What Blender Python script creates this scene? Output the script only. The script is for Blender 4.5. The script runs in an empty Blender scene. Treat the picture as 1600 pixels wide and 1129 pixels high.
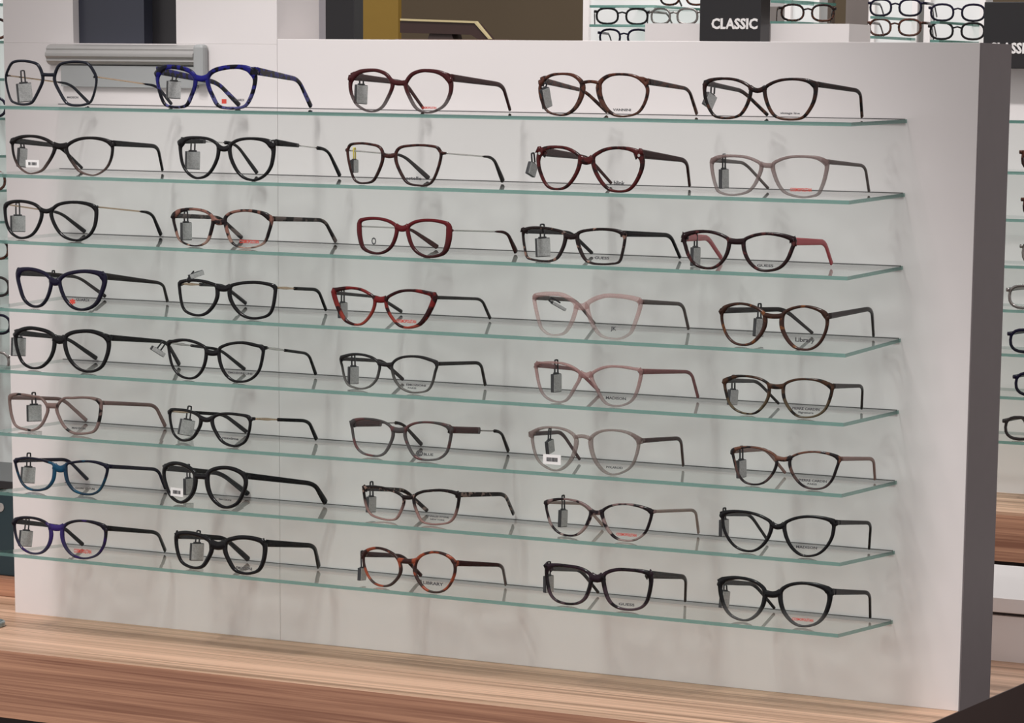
import bpy, math, random
from mathutils import Vector, Matrix

# ------------------------------------------------------------------ camera, world, lights, exposure
SC = bpy.context.scene
COL = SC.collection
F_PX = 5084.272                                    # focal length in pixels of a 1600 px wide frame
CAM = Vector((1.3139713, -3.3643526, 0.6793558))
CR = Vector((0.8864861, 0.4625704, 0.0130773))
CU = Vector((-0.0941280, 0.1525772, 0.9837988))
CF = Vector((-0.4530809, 0.8733549, -0.1787984))
PPX, PPY = 966.716, 1067.505                       # principal point of the (cropped) photograph
cd = bpy.data.cameras.new('camera')
cam = bpy.data.objects.new('camera', cd)
COL.objects.link(cam)
m = Matrix.Identity(4)
for i in range(3):
    m[i][0] = CR[i]; m[i][1] = CU[i]; m[i][2] = -CF[i]; m[i][3] = CAM[i]
cam.matrix_world = m
cd.sensor_width = 36.0
cd.lens = F_PX / 1600 * 36
cd.shift_x = (800 - PPX) / 1600
cd.shift_y = (PPY - 564.5) / 1600
cd.clip_start = 0.05
SC.camera = cam

w = bpy.data.worlds.new('world'); SC.world = w
w.use_nodes = True
w.node_tree.nodes['Background'].inputs[0].default_value = (1.0, 0.955, 0.94, 1)
w.node_tree.nodes['Background'].inputs[1].default_value = 0.60


def lamp(kind, name, loc, power, aim=None, size=0.1, size_y=None, color=(1, 1, 1), cone=60, blend=0.5):
    l = bpy.data.lights.new(name, kind)
    l.energy = power; l.color = color
    if kind == 'AREA':
        l.shape = 'RECTANGLE' if size_y else 'SQUARE'
        l.size = size
        if size_y: l.size_y = size_y
    else:
        l.shadow_soft_size = size
    if kind == 'SPOT':
        l.spot_size = math.radians(cone); l.spot_blend = blend
    o = bpy.data.objects.new(name, l); COL.objects.link(o)
    o.location = loc
    if aim is not None:
        o.rotation_euler = (Vector(aim) - Vector(loc)).to_track_quat('-Z', 'Y').to_euler()
    return o


KEY = (1, 0.965, 0.95)
for hx, hz, pw in ((-0.84, 2.55, 50), (-0.72, 3.05, 78), (-0.90, 3.55, 108), (-0.77, 4.15, 150)):  # one ceiling key spot split into stacked lamps, added to blur the frame shadows
    p0 = Vector((hx, -2.10, hz)); aim = Vector((-0.67, -0.32, 0.0))
    half = (aim - p0).angle(Vector((0.0, 0.0, 0.50)) - p0)
    lamp('SPOT', 'key_spot_stack', p0, pw, aim, 0.12, color=KEY, cone=math.degrees(half) * 2.12, blend=0.25)
lamp('SPOT', 'ceiling_spot_left', (-1.25, -2.05, 3.30), 50, (-0.75, -0.25, 0.0), 0.12, color=KEY, cone=31, blend=0.35)
lamp('SPOT', 'rear_fill_spot', (-0.55, -0.30, 3.4), 330, (-0.75, 1.96, 0.45), 0.08, color=KEY, cone=42, blend=0.5)  # added fill spot, brightens the white units across the aisle
lamp('SPOT', 'rear_left_fill_spot', (-2.9, 0.2, 3.2), 300, (-2.9, 1.96, 0.35), 0.08, color=KEY, cone=46, blend=0.5)  # second added fill spot, for the display at the left edge
lamp('AREA', 'shop_fill_area', (-2.0, 2.6, 3.3), 120, (-2.2, 4.2, 0), 2.2, 1.2, color=(1, 0.98, 0.97))  # added area fill that lifts the far bays
SC.view_settings.view_transform = 'Standard'
SC.view_settings.look = 'None'
SC.view_settings.gamma = 1
SC.view_settings.exposure = 0.0
SC.view_settings.use_curve_mapping = False
SC.cycles.transparent_max_bounces = 96
SC.cycles.max_bounces = 10
SC.cycles.use_denoising = True

# ------------------------------------------------------------------ rays of the photograph's camera
def ray(x, y):
    return CF + CR * ((x - PPX) / F_PX) - CU * ((y - PPY) / F_PX)

def at_y(x, y, Y):
    d = ray(x, y)
    return CAM + d * ((Y - CAM.y) / d.y)

def at_z(x, y, Z):
    d = ray(x, y)
    return CAM + d * ((Z - CAM.z) / d.z)

# ------------------------------------------------------------------ objects
def tag(o, label=None, cat=None, group=None, kind=None):
    if label: o['label'] = label
    if cat: o['category'] = cat
    if group: o['group'] = group
    if kind: o['kind'] = kind
    return o

def empty(name, loc=(0, 0, 0), rz=0.0):
    o = bpy.data.objects.new(name, None)
    o.empty_display_size = 0.02
    COL.objects.link(o)
    o.location = loc; o.rotation_euler = (0, 0, rz)
    return o

class MB:
    """collects vertices and faces of ONE mesh"""
    def __init__(self): self.v = []; self.f = []; self.mi = []
    def add(self, vs, fs, mi=0):
        b = len(self.v)
        self.v += [tuple(q) for q in vs]
        self.f += [tuple(b + i for i in f) for f in fs]
        self.mi += [mi] * len(fs)
    def box(self, lo, hi, mi=0, fm=None):
        x0, y0, z0 = lo; x1, y1, z1 = hi
        vs = [(x0, y0, z0), (x1, y0, z0), (x1, y1, z0), (x0, y1, z0), (x0, y0, z1), (x1, y0, z1), (x1, y1, z1), (x0, y1, z1)]
        fs = [(0, 3, 2, 1), (4, 5, 6, 7), (0, 1, 5, 4), (1, 2, 6, 5), (2, 3, 7, 6), (3, 0, 4, 7)]   # bottom top front right back left
        b = len(self.v)
        self.add(vs, fs, mi)
        if fm:
            for i, k in enumerate(fm): self.mi[-6 + i] = k
    def build(self, name, mat, parent=None, bevel=0.0, smooth=False, seg=2):
        me = bpy.data.meshes.new(name)
        me.from_pydata(self.v, [], self.f)
        mats = mat if isinstance(mat, (list, tuple)) else [mat]
        for q in mats: me.materials.append(q)
        if len(mats) > 1: me.polygons.foreach_set('material_index', self.mi)
        if smooth: me.polygons.foreach_set('use_smooth', [True] * len(me.polygons))
        me.update()
        o = bpy.data.objects.new(name, me); COL.objects.link(o)
        if parent: o.parent = parent
        if bevel:
            b = o.modifiers.new('bevel', 'BEVEL'); b.width = bevel; b.segments = seg; b.limit_method = 'ANGLE'
        return o

def nt(name):
    ma = bpy.data.materials.new(name); ma.use_nodes = True
    t = ma.node_tree
    return ma, t, t.nodes['Principled BSDF'], t.nodes['Material Output']

def plain(name, col, rough=0.5, metal=0.0, noise=0.0, scale=30, spec=0.5, bump=0.0):
    ma, t, p, out = nt(name)
    p.inputs['Base Color'].default_value = (*col, 1)
    p.inputs['Roughness'].default_value = rough
    p.inputs['Metallic'].default_value = metal
    p.inputs['Specular IOR Level'].default_value = spec
    if noise or bump:
        tc = t.nodes.new('ShaderNodeTexCoord'); nz = t.nodes.new('ShaderNodeTexNoise')
        nz.inputs['Scale'].default_value = scale; nz.inputs['Detail'].default_value = 3
        t.links.new(tc.outputs['Object'], nz.inputs['Vector'])
        if noise:
            mx = t.nodes.new('ShaderNodeMix'); mx.data_type = 'RGBA'
            mx.inputs[6].default_value = (*[c * (1 - noise) for c in col], 1)
            mx.inputs[7].default_value = (*[min(1, c * (1 + noise)) for c in col], 1)
            t.links.new(nz.outputs['Fac'], mx.inputs[0]); t.links.new(mx.outputs[2], p.inputs['Base Color'])
        if bump:
            bp = t.nodes.new('ShaderNodeBump'); bp.inputs['Strength'].default_value = bump; bp.inputs['Distance'].default_value = 0.001
            t.links.new(nz.outputs['Fac'], bp.inputs['Height']); t.links.new(bp.outputs['Normal'], p.inputs['Normal'])
    return ma

def wood(name, light, dark, rough=0.45, sc=(1.2, 26, 26), lo=0.35, hi=0.68):
    ma, t, p, out = nt(name)
    tc = t.nodes.new('ShaderNodeTexCoord'); mp = t.nodes.new('ShaderNodeMapping')
    mp.inputs['Scale'].default_value = sc
    n1 = t.nodes.new('ShaderNodeTexNoise'); n1.inputs['Scale'].default_value = 1.3; n1.inputs['Detail'].default_value = 6; n1.inputs['Roughness'].default_value = 0.6
    n1.inputs['Distortion'].default_value = 0.4
    mp2 = t.nodes.new('ShaderNodeMapping'); mp2.inputs['Scale'].default_value = (sc[0] * 2.2, sc[1] * 5, sc[2] * 5)
    n2 = t.nodes.new('ShaderNodeTexNoise'); n2.inputs['Scale'].default_value = 2.0; n2.inputs['Detail'].default_value = 4
    cr = t.nodes.new('ShaderNodeValToRGB')
    cr.color_ramp.elements[0].position = lo; cr.color_ramp.elements[0].color = (*dark, 1)
    cr.color_ramp.elements[1].position = hi; cr.color_ramp.elements[1].color = (*light, 1)
    ma_ = t.nodes.new('ShaderNodeMath'); ma_.operation = 'MULTIPLY_ADD'; ma_.inputs[1].default_value = 0.35
    mb_ = t.nodes.new('ShaderNodeMath'); mb_.operation = 'MULTIPLY'; mb_.inputs[1].default_value = 0.68
    t.links.new(tc.outputs['Object'], mp.inputs['Vector']); t.links.new(tc.outputs['Object'], mp2.inputs['Vector'])
    t.links.new(mp.outputs[0], n1.inputs['Vector']); t.links.new(mp2.outputs[0], n2.inputs['Vector'])
    t.links.new(n1.outputs['Fac'], mb_.inputs[0]); t.links.new(n2.outputs['Fac'], ma_.inputs[0]); t.links.new(mb_.outputs[0], ma_.inputs[2])
    t.links.new(ma_.outputs[0], cr.inputs['Fac']); t.links.new(cr.outputs[0], p.inputs['Base Color'])
    p.inputs['Roughness'].default_value = rough
    return ma

def clear(name, tint, ior=1.45, rough=0.02, refl=(1, 1, 1)):
    """thin clear sheet: tinted see-through plus mirror reflection by Fresnel"""
    ma, t, p, out = nt(name)
    t.nodes.remove(p)
    tr = t.nodes.new('ShaderNodeBsdfTransparent'); tr.inputs[0].default_value = (*tint, 1)
    gl = t.nodes.new('ShaderNodeBsdfGlossy'); gl.inputs['Roughness'].default_value = rough; gl.inputs[0].default_value = (*refl, 1)
    fr = t.nodes.new('ShaderNodeFresnel'); fr.inputs[0].default_value = ior
    mx = t.nodes.new('ShaderNodeMixShader')
    geo = t.nodes.new('ShaderNodeNewGeometry')
    # outer faces only: the inner side of a face lets light straight through
    inv = t.nodes.new('ShaderNodeMath'); inv.operation = 'SUBTRACT'; inv.inputs[0].default_value = 1.0
    mu = t.nodes.new('ShaderNodeMath'); mu.operation = 'MULTIPLY'
    t.links.new(geo.outputs['Backfacing'], inv.inputs[1]); t.links.new(inv.outputs[0], mu.inputs[0]); t.links.new(fr.outputs[0], mu.inputs[1])
    t.links.new(mu.outputs[0], mx.inputs[0]); t.links.new(tr.outputs[0], mx.inputs[1]); t.links.new(gl.outputs[0], mx.inputs[2])
    t.links.new(mx.outputs[0], out.inputs['Surface'])
    return ma

_FM = {}
def fmat(name, top, bot=None, a=(1, 1), spots=None, sscale=120, samt=0.5, rough=0.22, zr=(0.008, 0.03), cc=None):
    """acetate: colour from bottom to top of the frame, speckles, opacity (a = bottom, top)"""
    if name in _FM: return _FM[name]
    ma, t, p, out = nt(name)
    bot = bot or top
    dk = lambda c: tuple(v * (0.6 if max(c) < 0.06 else 0.8 if max(c) < 0.2 else 1) for v in c)
    top, bot = dk(top), dk(bot)
    if spots: spots = dk(spots)
    tc = t.nodes.new('ShaderNodeTexCoord'); sp = t.nodes.new('ShaderNodeSeparateXYZ')
    t.links.new(tc.outputs['Object'], sp.inputs[0])
    mr = t.nodes.new('ShaderNodeMapRange'); mr.inputs[1].default_value = zr[0]; mr.inputs[2].default_value = zr[1]
    t.links.new(sp.outputs['Z'], mr.inputs[0])
    mx = t.nodes.new('ShaderNodeMix'); mx.data_type = 'RGBA'
    mx.inputs[6].default_value = (*bot, 1); mx.inputs[7].default_value = (*top, 1)
    t.links.new(mr.outputs[0], mx.inputs[0])
    colout = mx.outputs[2]
    nfac = None
    if spots:
        nz = t.nodes.new('ShaderNodeTexNoise'); nz.inputs['Scale'].default_value = sscale; nz.inputs['Detail'].default_value = 1.5
        t.links.new(tc.outputs['Object'], nz.inputs['Vector'])
        r = t.nodes.new('ShaderNodeMapRange'); r.inputs[1].default_value = 0.62 - samt * 0.22; r.inputs[2].default_value = 0.68 - samt * 0.22
        t.links.new(nz.outputs['Fac'], r.inputs[0])
        m2 = t.nodes.new('ShaderNodeMix'); m2.data_type = 'RGBA'
        t.links.new(r.outputs[0], m2.inputs[0]); t.links.new(colout, m2.inputs[6]); m2.inputs[7].default_value = (*spots, 1)
        colout = m2.outputs[2]; nfac = r.outputs[0]
    if cc:                                   # the bridge has a colour of its own
        ab = t.nodes.new('ShaderNodeMath'); ab.operation = 'ABSOLUTE'; t.links.new(sp.outputs['X'], ab.inputs[0])
        r3 = t.nodes.new('ShaderNodeMapRange'); r3.inputs[1].default_value = 0.006; r3.inputs[2].default_value = 0.016
        r3.inputs[3].default_value = 1.0; r3.inputs[4].default_value = 0.0
        m3 = t.nodes.new('ShaderNodeMix'); m3.data_type = 'RGBA'; m3.inputs[7].default_value = (*cc, 1)
        t.links.new(ab.outputs[0], r3.inputs[0]); t.links.new(r3.outputs[0], m3.inputs[0]); t.links.new(colout, m3.inputs[6]); colout = m3.outputs[2]
    t.links.new(colout, p.inputs['Base Color'])
    p.inputs['Roughness'].default_value = rough
    p.inputs['Specular IOR Level'].default_value = 0.14
    p.inputs['Coat Weight'].default_value = 0.2; p.inputs['Coat Roughness'].default_value = 0.06
    if min(a) < 1:
        tr = t.nodes.new('ShaderNodeBsdfTransparent')
        mt = t.nodes.new('ShaderNodeMix'); mt.data_type = 'RGBA'; mt.inputs[0].default_value = 0.45
        mt.inputs[6].default_value = (1, 1, 1, 1); t.links.new(colout, mt.inputs[7]); t.links.new(mt.outputs[2], tr.inputs[0])
        ar = t.nodes.new('ShaderNodeMapRange'); ar.inputs[1].default_value = zr[0]; ar.inputs[2].default_value = zr[1]
        ar.inputs[3].default_value = a[0]; ar.inputs[4].default_value = a[1]
        t.links.new(sp.outputs['Z'], ar.inputs[0])
        ao = ar.outputs[0]
        if nfac is not None:
            mm = t.nodes.new('ShaderNodeMath'); mm.operation = 'MAXIMUM'
            t.links.new(ao, mm.inputs[0]); t.links.new(nfac, mm.inputs[1]); ao = mm.outputs[0]
        ms = t.nodes.new('ShaderNodeMixShader')
        t.links.new(ao, ms.inputs[0]); t.links.new(tr.outputs[0], ms.inputs[1]); t.links.new(p.outputs[0], ms.inputs[2])
        t.links.new(ms.outputs[0], out.inputs['Surface'])
    _FM[name] = ma
    return ma

M = {}
M['white'] = plain('white_laminate', (0.74, 0.70, 0.695), 0.45, noise=0.02, scale=6)
M['white2'] = plain('white_lacquer', (0.80, 0.765, 0.76), 0.4, noise=0.02, scale=6)
M['greyside'] = plain('grey_end_laminate', (0.17, 0.145, 0.15), 0.55, noise=0.05, scale=40)
M['edge'] = plain('panel_edge_band', (0.82, 0.78, 0.77), 0.4)
M['wood_top'] = wood('light_striped_oak', (0.74, 0.47, 0.32), (0.29, 0.165, 0.095), sc=(0.4, 26, 26), lo=0.42, hi=0.60)
M['wood_front'] = wood('red_brown_oak', (0.55, 0.29, 0.18), (0.25, 0.11, 0.068), sc=(0.8, 30, 48), lo=0.40, hi=0.62)
M['dark_end'] = plain('dark_brown_laminate', (0.040, 0.019, 0.016), 0.5, noise=0.08, scale=30)
M['dark'] = plain('dark_brown_recess', (0.05, 0.033, 0.03), 0.6)
M['black'] = plain('black_board', (0.016, 0.015, 0.017), 0.35)
M['navy'] = plain('dark_navy_panel', (0.035, 0.038, 0.055), 0.3)
M['alu'] = plain('brushed_aluminium', (0.42, 0.41, 0.40), 0.38, 0.35, noise=0.04, scale=80)
M['alu2'] = plain('grey_plate', (0.36, 0.37, 0.37), 0.45, noise=0.03, scale=50)
M['letter'] = plain('white_letter', (0.85, 0.83, 0.82), 0.4)
M['glass'] = clear('shelf_glass', (0.928, 0.957, 0.949))
M['glass_edge'] = plain('green_glass_edge', (0.11, 0.235, 0.205), 0.08, spec=0.9)
_t = M['glass_edge'].node_tree
_tr = _t.nodes.new('ShaderNodeBsdfTransparent'); _tr.inputs[0].default_value = (0.55, 0.80, 0.74, 1)
_mx = _t.nodes.new('ShaderNodeMixShader'); _mx.inputs[0].default_value = 0.68
_t.links.new(_tr.outputs[0], _mx.inputs[1]); _t.links.new(_t.nodes['Principled BSDF'].outputs[0], _mx.inputs[2])
_t.links.new(_mx.outputs[0], _t.nodes['Material Output'].inputs['Surface'])
M['slot_dark'] = plain('dark_slot_line', (0.085, 0.08, 0.078), 0.6)
M['lens'] = clear('demo_lens', (0.985, 0.985, 0.985), 1.28, 0.03)
M['ink_grey'] = plain('grey_lens_print', (0.06, 0.06, 0.065), 0.6)
M['ink_red'] = plain('red_lens_print', (0.62, 0.06, 0.04), 0.6)
M['sticker'] = plain('white_sticker', (0.85, 0.83, 0.82), 0.6)
M['tag_dark'] = plain('tag_housing', (0.030, 0.031, 0.034), 0.4)
M['tag_face'] = plain('tag_grey_face', (0.44, 0.445, 0.44), 0.55, noise=0.5, scale=650)
M['tag_hook'] = plain('tag_black_hook', (0.020, 0.020, 0.023), 0.45, spec=0.3)
M['yellow'] = plain('yellow_tag_plastic', (0.75, 0.62, 0.10), 0.45)
M['gold'] = plain('gold_metal', (0.62, 0.47, 0.34), 0.22, 0.9)
M['silver'] = plain('silver_metal', (0.62, 0.60, 0.58), 0.22, 0.9)
M['gun'] = plain('dark_metal', (0.28, 0.26, 0.25), 0.25, 0.85)

# ------------------------------------------------------------------ room and display island
def struct(name, mb, mat, bevel=0.0):
    return tag(mb.build(name, mat, None, bevel), kind='structure')

b = MB(); b.box((-9, -5, -0.95), (4, 9, -0.90)); struct('floor', b, plain('shop_floor', (0.20, 0.16, 0.14), 0.5, noise=0.1, scale=4))
b = MB(); b.box((-9, 7.2, -0.90), (4, 7.3, 3.6)); struct('wall_back', b, plain('olive_brown_wall', (0.125, 0.09, 0.052), 0.7, noise=0.04, scale=5))

XR, XL, H, T = 0.0, -1.3215, 0.7368, 0.0942
# the wooden platform the panel stands on
isl = tag(empty('display_platform', (-0.9, 0, 0)), 'long striped oak platform under the white eyewear display panel', 'platform')
def child(mb, name, mat, par, bevel=0.0, smooth=False):
    o = mb.build(name, mat, par, bevel, smooth)
    o.matrix_parent_inverse = Matrix.Translation(-Vector(par.location)) if par.rotation_euler.z == 0 else par.matrix_world.inverted()
    return o
b = MB(); b.box((-2.4, -0.2411, -0.006), (-0.0015, 0.60, 0.0)); child(b, 'worktop', M['wood_top'], isl)
b = MB(); b.box((-2.4, -0.2421, -0.083), (-0.0015, -0.2411, 0.0)); b.box((-2.4, -0.2411, -0.083), (-0.0015, -0.235, -0.006)); child(b, 'front_board', M['wood_front'], isl)
b = MB(); b.box((-0.0015, -0.2419, -0.90), (0.0, 0.60, 0.0)); child(b, 'end_panel', M['dark_end'], isl)
b = MB(); b.box((-2.4, -0.20, -0.90), (-0.0015, 0.60, -0.083)); child(b, 'recessed_base', M['dark'], isl)

# white display panel: low part on the right, tall pylon with a niche on the left
xp = at_y(433, 62, 0).x
nx0 = at_y(114, 30, 0).x; nx1 = at_y(275, 30, 0).x; nz = at_y(190, 68, 0).z
PH = 1.25
pan = tag(empty('display_stand', (-0.65, 0, 0)), 'white freestanding display panel carrying eight glass shelves of eyeglasses', 'display stand')
b = MB(); b.box((xp, 0, 0), (-0.0012, T, H), fm=None); child(b, 'low_board', M['white'], pan, 0.0005)
b = MB(); b.box((-0.0012, 0.0012, 0), (0.0, T, H)); child(b, 'end_face', M['greyside'], pan)
b = MB()
b.box((XL, 0.0, 0), (xp - 0.0003, T, nz)); b.box((XL, 0, nz), (nx0, T, PH)); b.box((nx1, 0, nz), (xp - 0.0003, T, PH))
b.box((nx0, 0.0, nz + 0.34), (nx1, T, PH))
child(b, 'tall_board', M['white'], pan, 0.0004)
b = MB(); b.box((nx0, 0.030, nz), (nx1, 0.035, nz + 0.34)); child(b, 'niche_back', M['black'], pan)
b = MB(); b.box((nx0, 0.012, nz), (at_y(216, 30, 0).x, 0.030, nz + 0.34)); child(b, 'niche_door', M['navy'], pan)

# aluminium rail under the niche with the grey plate below it
rl = tag(empty('aluminium_rail', (at_y(190, 90, 0).x, 0, at_y(190, 90, 0).z)), 'brushed aluminium sign rail with grey plate under the dark niche', 'rail')
x0 = at_y(70, 87, -0.012).x; x1 = at_y(301, 87, -0.012).x; x2 = at_y(318, 87, -0.012).x
zt = at_y(190, 69, -0.012).z; zb = at_y(190, 103, -0.012).z
n = 14; b = MB(); prof = []
for i in range(n + 1):
    a = math.pi * i / n
    prof.append((-0.012 * math.sin(a) ** 0.5 - (0.0015 if i in (4, 5, 9, 10) else 0) * -1, zb + (zt - zb) * i / n))
vs = [(x0, y, z) for y, z in prof] + [(x1, y, z) for y, z in prof]
fs = [(i, i + n + 1, i + n + 2, i + 1) for i in range(n)] + [tuple(range(n + 1)), tuple(range(2 * n + 1, n, -1))]
b.add(vs, fs); child(b, 'rail_profile', M['alu'], rl)
b = MB(); b.box((x1, -0.013, zb - 0.022), (x2, -0.0002, zt + 0.0005)); child(b, 'end_cap', M['alu2'], rl, 0.004)
x3 = at_y(96, 120, -0.004).x
b = MB(); b.box((x3, -0.005, at_y(190, 136, 0).z), (x1, -0.0002, zb)); child(b, 'lower_plate', M['alu2'], rl)

# eight glass shelves
XS, XG, DP, TG = -0.0837, -1.2361, 0.1533, 0.0041
# top of each shelf at its four corners: back right, front right, back left, front left
ZC = [(0.6539, 0.6507, 0.6551, 0.6530), (0.5737, 0.5690, 0.5749, 0.5711), (0.4938, 0.4888, 0.4945, 0.4911), (0.4139, 0.4067, 0.4143, 0.4086), (0.3340, 0.3325, 0.3347, 0.3329), (0.2550, 0.2557, 0.2561, 0.2551), (0.1757, 0.1809, 0.1765, 0.1808), (0.0966, 0.1025, 0.0970, 0.1048)]
def shelf_z(k, x, y):
    a = (x - XG) / (XS - XG); c = min(1.0, max(0.0, -y / DP)); q = ZC[k]
    return (q[2] * (1 - a) + q[0] * a) * (1 - c) + (q[3] * (1 - a) + q[1] * a) * c
ORD = ['topmost', 'second from top', 'third from top', 'fourth from top', 'fifth from top', 'sixth from top', 'second from bottom', 'lowest']
for k in range(8):
    b = MB(); cs = [(XG, -DP), (XS, -DP), (XS, -0.0002), (XG, -0.0002)]
    zz_ = [shelf_z(k, x, y) for x, y in cs]
    b.add([(x, y, z - TG) for (x, y), z in zip(cs, zz_)] + [(x, y, z) for (x, y), z in zip(cs, zz_)],
          [(0, 3, 2, 1), (4, 5, 6, 7), (0, 1, 5, 4), (1, 2, 6, 5), (2, 3, 7, 6), (3, 0, 4, 7)])
    b.mi[-4:] = [1, 1, 0, 1]
    o = b.build('glass_shelf', [M['glass'], M['glass_edge']], None)
    b = MB(); b.box((XG, -0.0022, 0), (XS - 0.002, -0.0002, 0.001))
    za, zb_ = zz_[3], zz_[2]
    b.v = [(x, y, (za if x < -0.5 else zb_) + (0.0005 if z > 0.0005 else -TG)) for x, y, z in b.v]
    b.build('slot_line', M['slot_dark'], o)  # thin dark strip drawn along the back edge of the shelf
    tag(o, 'clear glass shelf with green edge on the white panel, %s of eight' % ORD[k], 'shelf', 'glass shelves on the white panel')

# ------------------------------------------------------------------ things behind
# white drawers standing on the far side of the platform
dr = tag(empty('drawer_box', (-0.3, 0.45, 0)), 'white low drawer box at back of the oak platform behind the panel', 'drawer box')
b = MB(); b.box((-0.9, 0.337, 0), (-0.02 + 0.35, 0.60, 0.056)); child(b, 'body', M['white2'], dr)
b = MB(); b.box((-0.9, 0.345, 0.056), (0.33, 0.60, 0.061)); child(b, 'shadow_gap', M['dark'], dr)
b = MB(); b.box((-0.9, 0.331, 0.061), (0.33, 0.60, 0.079)); child(b, 'top_rail', M['edge'], dr, 0.001)

def unit(x0, x1, Y, label, nshelf=8, grp='display units across the aisle'):
    """a display unit like the main one, seen further off"""
    u = tag(empty('display_unit', ((x0 + x1) / 2, Y, -0.9)), label, 'display unit', grp)
    b = MB(); b.box((x0, Y, 0), (x1, Y + T, H - 0.006)); child(b, 'back_panel', M['white2'], u)
    b = MB(); b.box((x0, Y - 0.25, -0.006), (x1, Y + 0.3, 0)); child(b, 'worktop', M['wood_top'], u)
    b = MB(); b.box((x0, Y - 0.251, -0.083), (x1, Y - 0.235, -0.006)); child(b, 'front_board', M['wood_front'], u)
    b = MB(); b.box((x0, Y - 0.20, -0.9), (x1, Y + 0.3, -0.083)); child(b, 'recessed_base', M['dark'], u)
    return u

# ------------------------------------------------------------------ eyeglasses
BLK = (0.012, 0.011, 0.013)
fmat('black', BLK)
fmat('navyframe', (0.014, 0.016, 0.028), (0.03, 0.032, 0.045))
fmat('blue_marble', (0.012, 0.012, 0.17), (0.09, 0.09, 0.24), (0.7, 1), (0.004, 0.004, 0.012), 130, 0.8, cc=(0.008, 0.008, 0.15))
fmat('burg_clear', (0.060, 0.010, 0.012), (0.10, 0.07, 0.07), (0.45, 1), zr=(0.014, 0.026))
fmat('burg_temple', (0.055, 0.012, 0.012))
fmat('brown', (0.095, 0.030, 0.018), (0.11, 0.05, 0.035), (0.85, 1), (0.03, 0.012, 0.01), 120, 0.5)
fmat('dark_tort', (0.035, 0.012, 0.010), (0.09, 0.035, 0.02), (0.9, 1), (0.012, 0.008, 0.008), 150, 0.6)
fmat('black_beige', (0.014, 0.011, 0.012), (0.16, 0.10, 0.085), (0.55, 1), zr=(0.004, 0.022))
fmat('brown_red', (0.060, 0.018, 0.014), (0.05, 0.028, 0.026), (1, 1), (0.03, 0.012, 0.012), 130, 0.5)
fmat('burgundy', (0.075, 0.010, 0.010), None, (1, 1), (0.028, 0.006, 0.006), 110, 0.5)
fmat('crystal_rose_grey', (0.28, 0.20, 0.19), (0.30, 0.25, 0.24), (0.30, 0.48))
fmat('rose_dark', (0.20, 0.125, 0.12), None, (0.85, 0.85))
fmat('grey_rose_temple', (0.15, 0.12, 0.115), None, (0.9, 0.9))
fmat('tort_pink', (0.25, 0.115, 0.09), (0.45, 0.28, 0.22), (0.45, 0.85), (0.020, 0.012, 0.014), 75, 0.62, zr=(0.006, 0.020))
fmat('tort_pink_temple', (0.16, 0.12, 0.11), None, (0.95, 0.95), (0.02, 0.013, 0.014), 65, 0.75)
fmat('red_thick', (0.120, 0.008, 0.012), (0.055, 0.010, 0.012))
fmat('tort_black', (0.020, 0.011, 0.011), (0.045, 0.03, 0.03), (0.85, 1), (0.22, 0.13, 0.10), 130, 0.12)
fmat('dark_burg', (0.022, 0.007, 0.009), (0.03, 0.012, 0.012), (1, 1), (0.085, 0.022, 0.022), 130, 0.25)
fmat('pink_temple', (0.42, 0.085, 0.095))
fmat('navy_dark', (0.012, 0.009, 0.035), (0.010, 0.010, 0.022))
fmat('red_cat', (0.17, 0.012, 0.012), (0.28, 0.045, 0.03), (0.8, 1), (0.035, 0.005, 0.006), 60, 0.5)
fmat('clear_pink', (0.62, 0.45, 0.43), (0.60, 0.52, 0.50), (0.14, 0.24), rough=0.12)
fmat('clear_rose', (0.46, 0.28, 0.265), (0.40, 0.32, 0.31), (0.22, 0.40), rough=0.14)
fmat('rose_temple', (0.27, 0.115, 0.115), None, (0.8, 0.8))
fmat('brown_tort', (0.055, 0.022, 0.014), (0.06, 0.028, 0.022), (1, 1), (0.17, 0.06, 0.02), 110, 0.25)
fmat('grey_grad', (0.030, 0.028, 0.030), (0.17, 0.165, 0.155), (0.65, 0.95), zr=(0.006, 0.030))
fmat('olive_tort', (0.065, 0.030, 0.016), (0.13, 0.10, 0.06), (0.85, 1), (0.02, 0.014, 0.012), 110, 0.5)
fmat('grey_brown', (0.045, 0.036, 0.036))
fmat('rose_brown_clear', (0.24, 0.155, 0.14), (0.26, 0.18, 0.165), (0.60, 0.75), (0.012, 0.009, 0.01), 70, 0.02)
fmat('rose_brown_temple', (0.22, 0.14, 0.13), None, (0.9, 0.9))
fmat('grey_rose', (0.085, 0.075, 0.075), (0.15, 0.14, 0.14), (0.60, 0.85), (0.13, 0.06, 0.06), 60, 0.3)
fmat('dull_burg', (0.085, 0.035, 0.037))
fmat('clear_round', (0.33, 0.26, 0.24), (0.34, 0.30, 0.28), (0.26, 0.38), rough=0.12)
fmat('mauve_dark', (0.095, 0.06, 0.06))
fmat('peach_tort', (0.17, 0.075, 0.05), (0.08, 0.055, 0.055), (0.9, 0.95), (0.022, 0.016, 0.018), 80, 0.55)
fmat('peach_temple', (0.25, 0.155, 0.135), None, (0.9, 0.9))
fmat('navy_teal', (0.014, 0.014, 0.035), (0.020, 0.045, 0.075), (1, 1), (0.012, 0.08, 0.14), 55, 0.1, cc=(0.008, 0.065, 0.13))
fmat('tort_rose', (0.020, 0.012, 0.013), (0.34, 0.20, 0.18), (0.6, 1), (0.26, 0.17, 0.14), 170, 0.10, zr=(0.014, 0.024))
fmat('tort_temple', (0.022, 0.013, 0.013), None, (1, 1), (0.20, 0.14, 0.12), 120, 0.22)
fmat('pink_black', (0.26, 0.17, 0.165), (0.36, 0.27, 0.25), (0.6, 0.85), (0.020, 0.012, 0.016), 72, 0.62)
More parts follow.
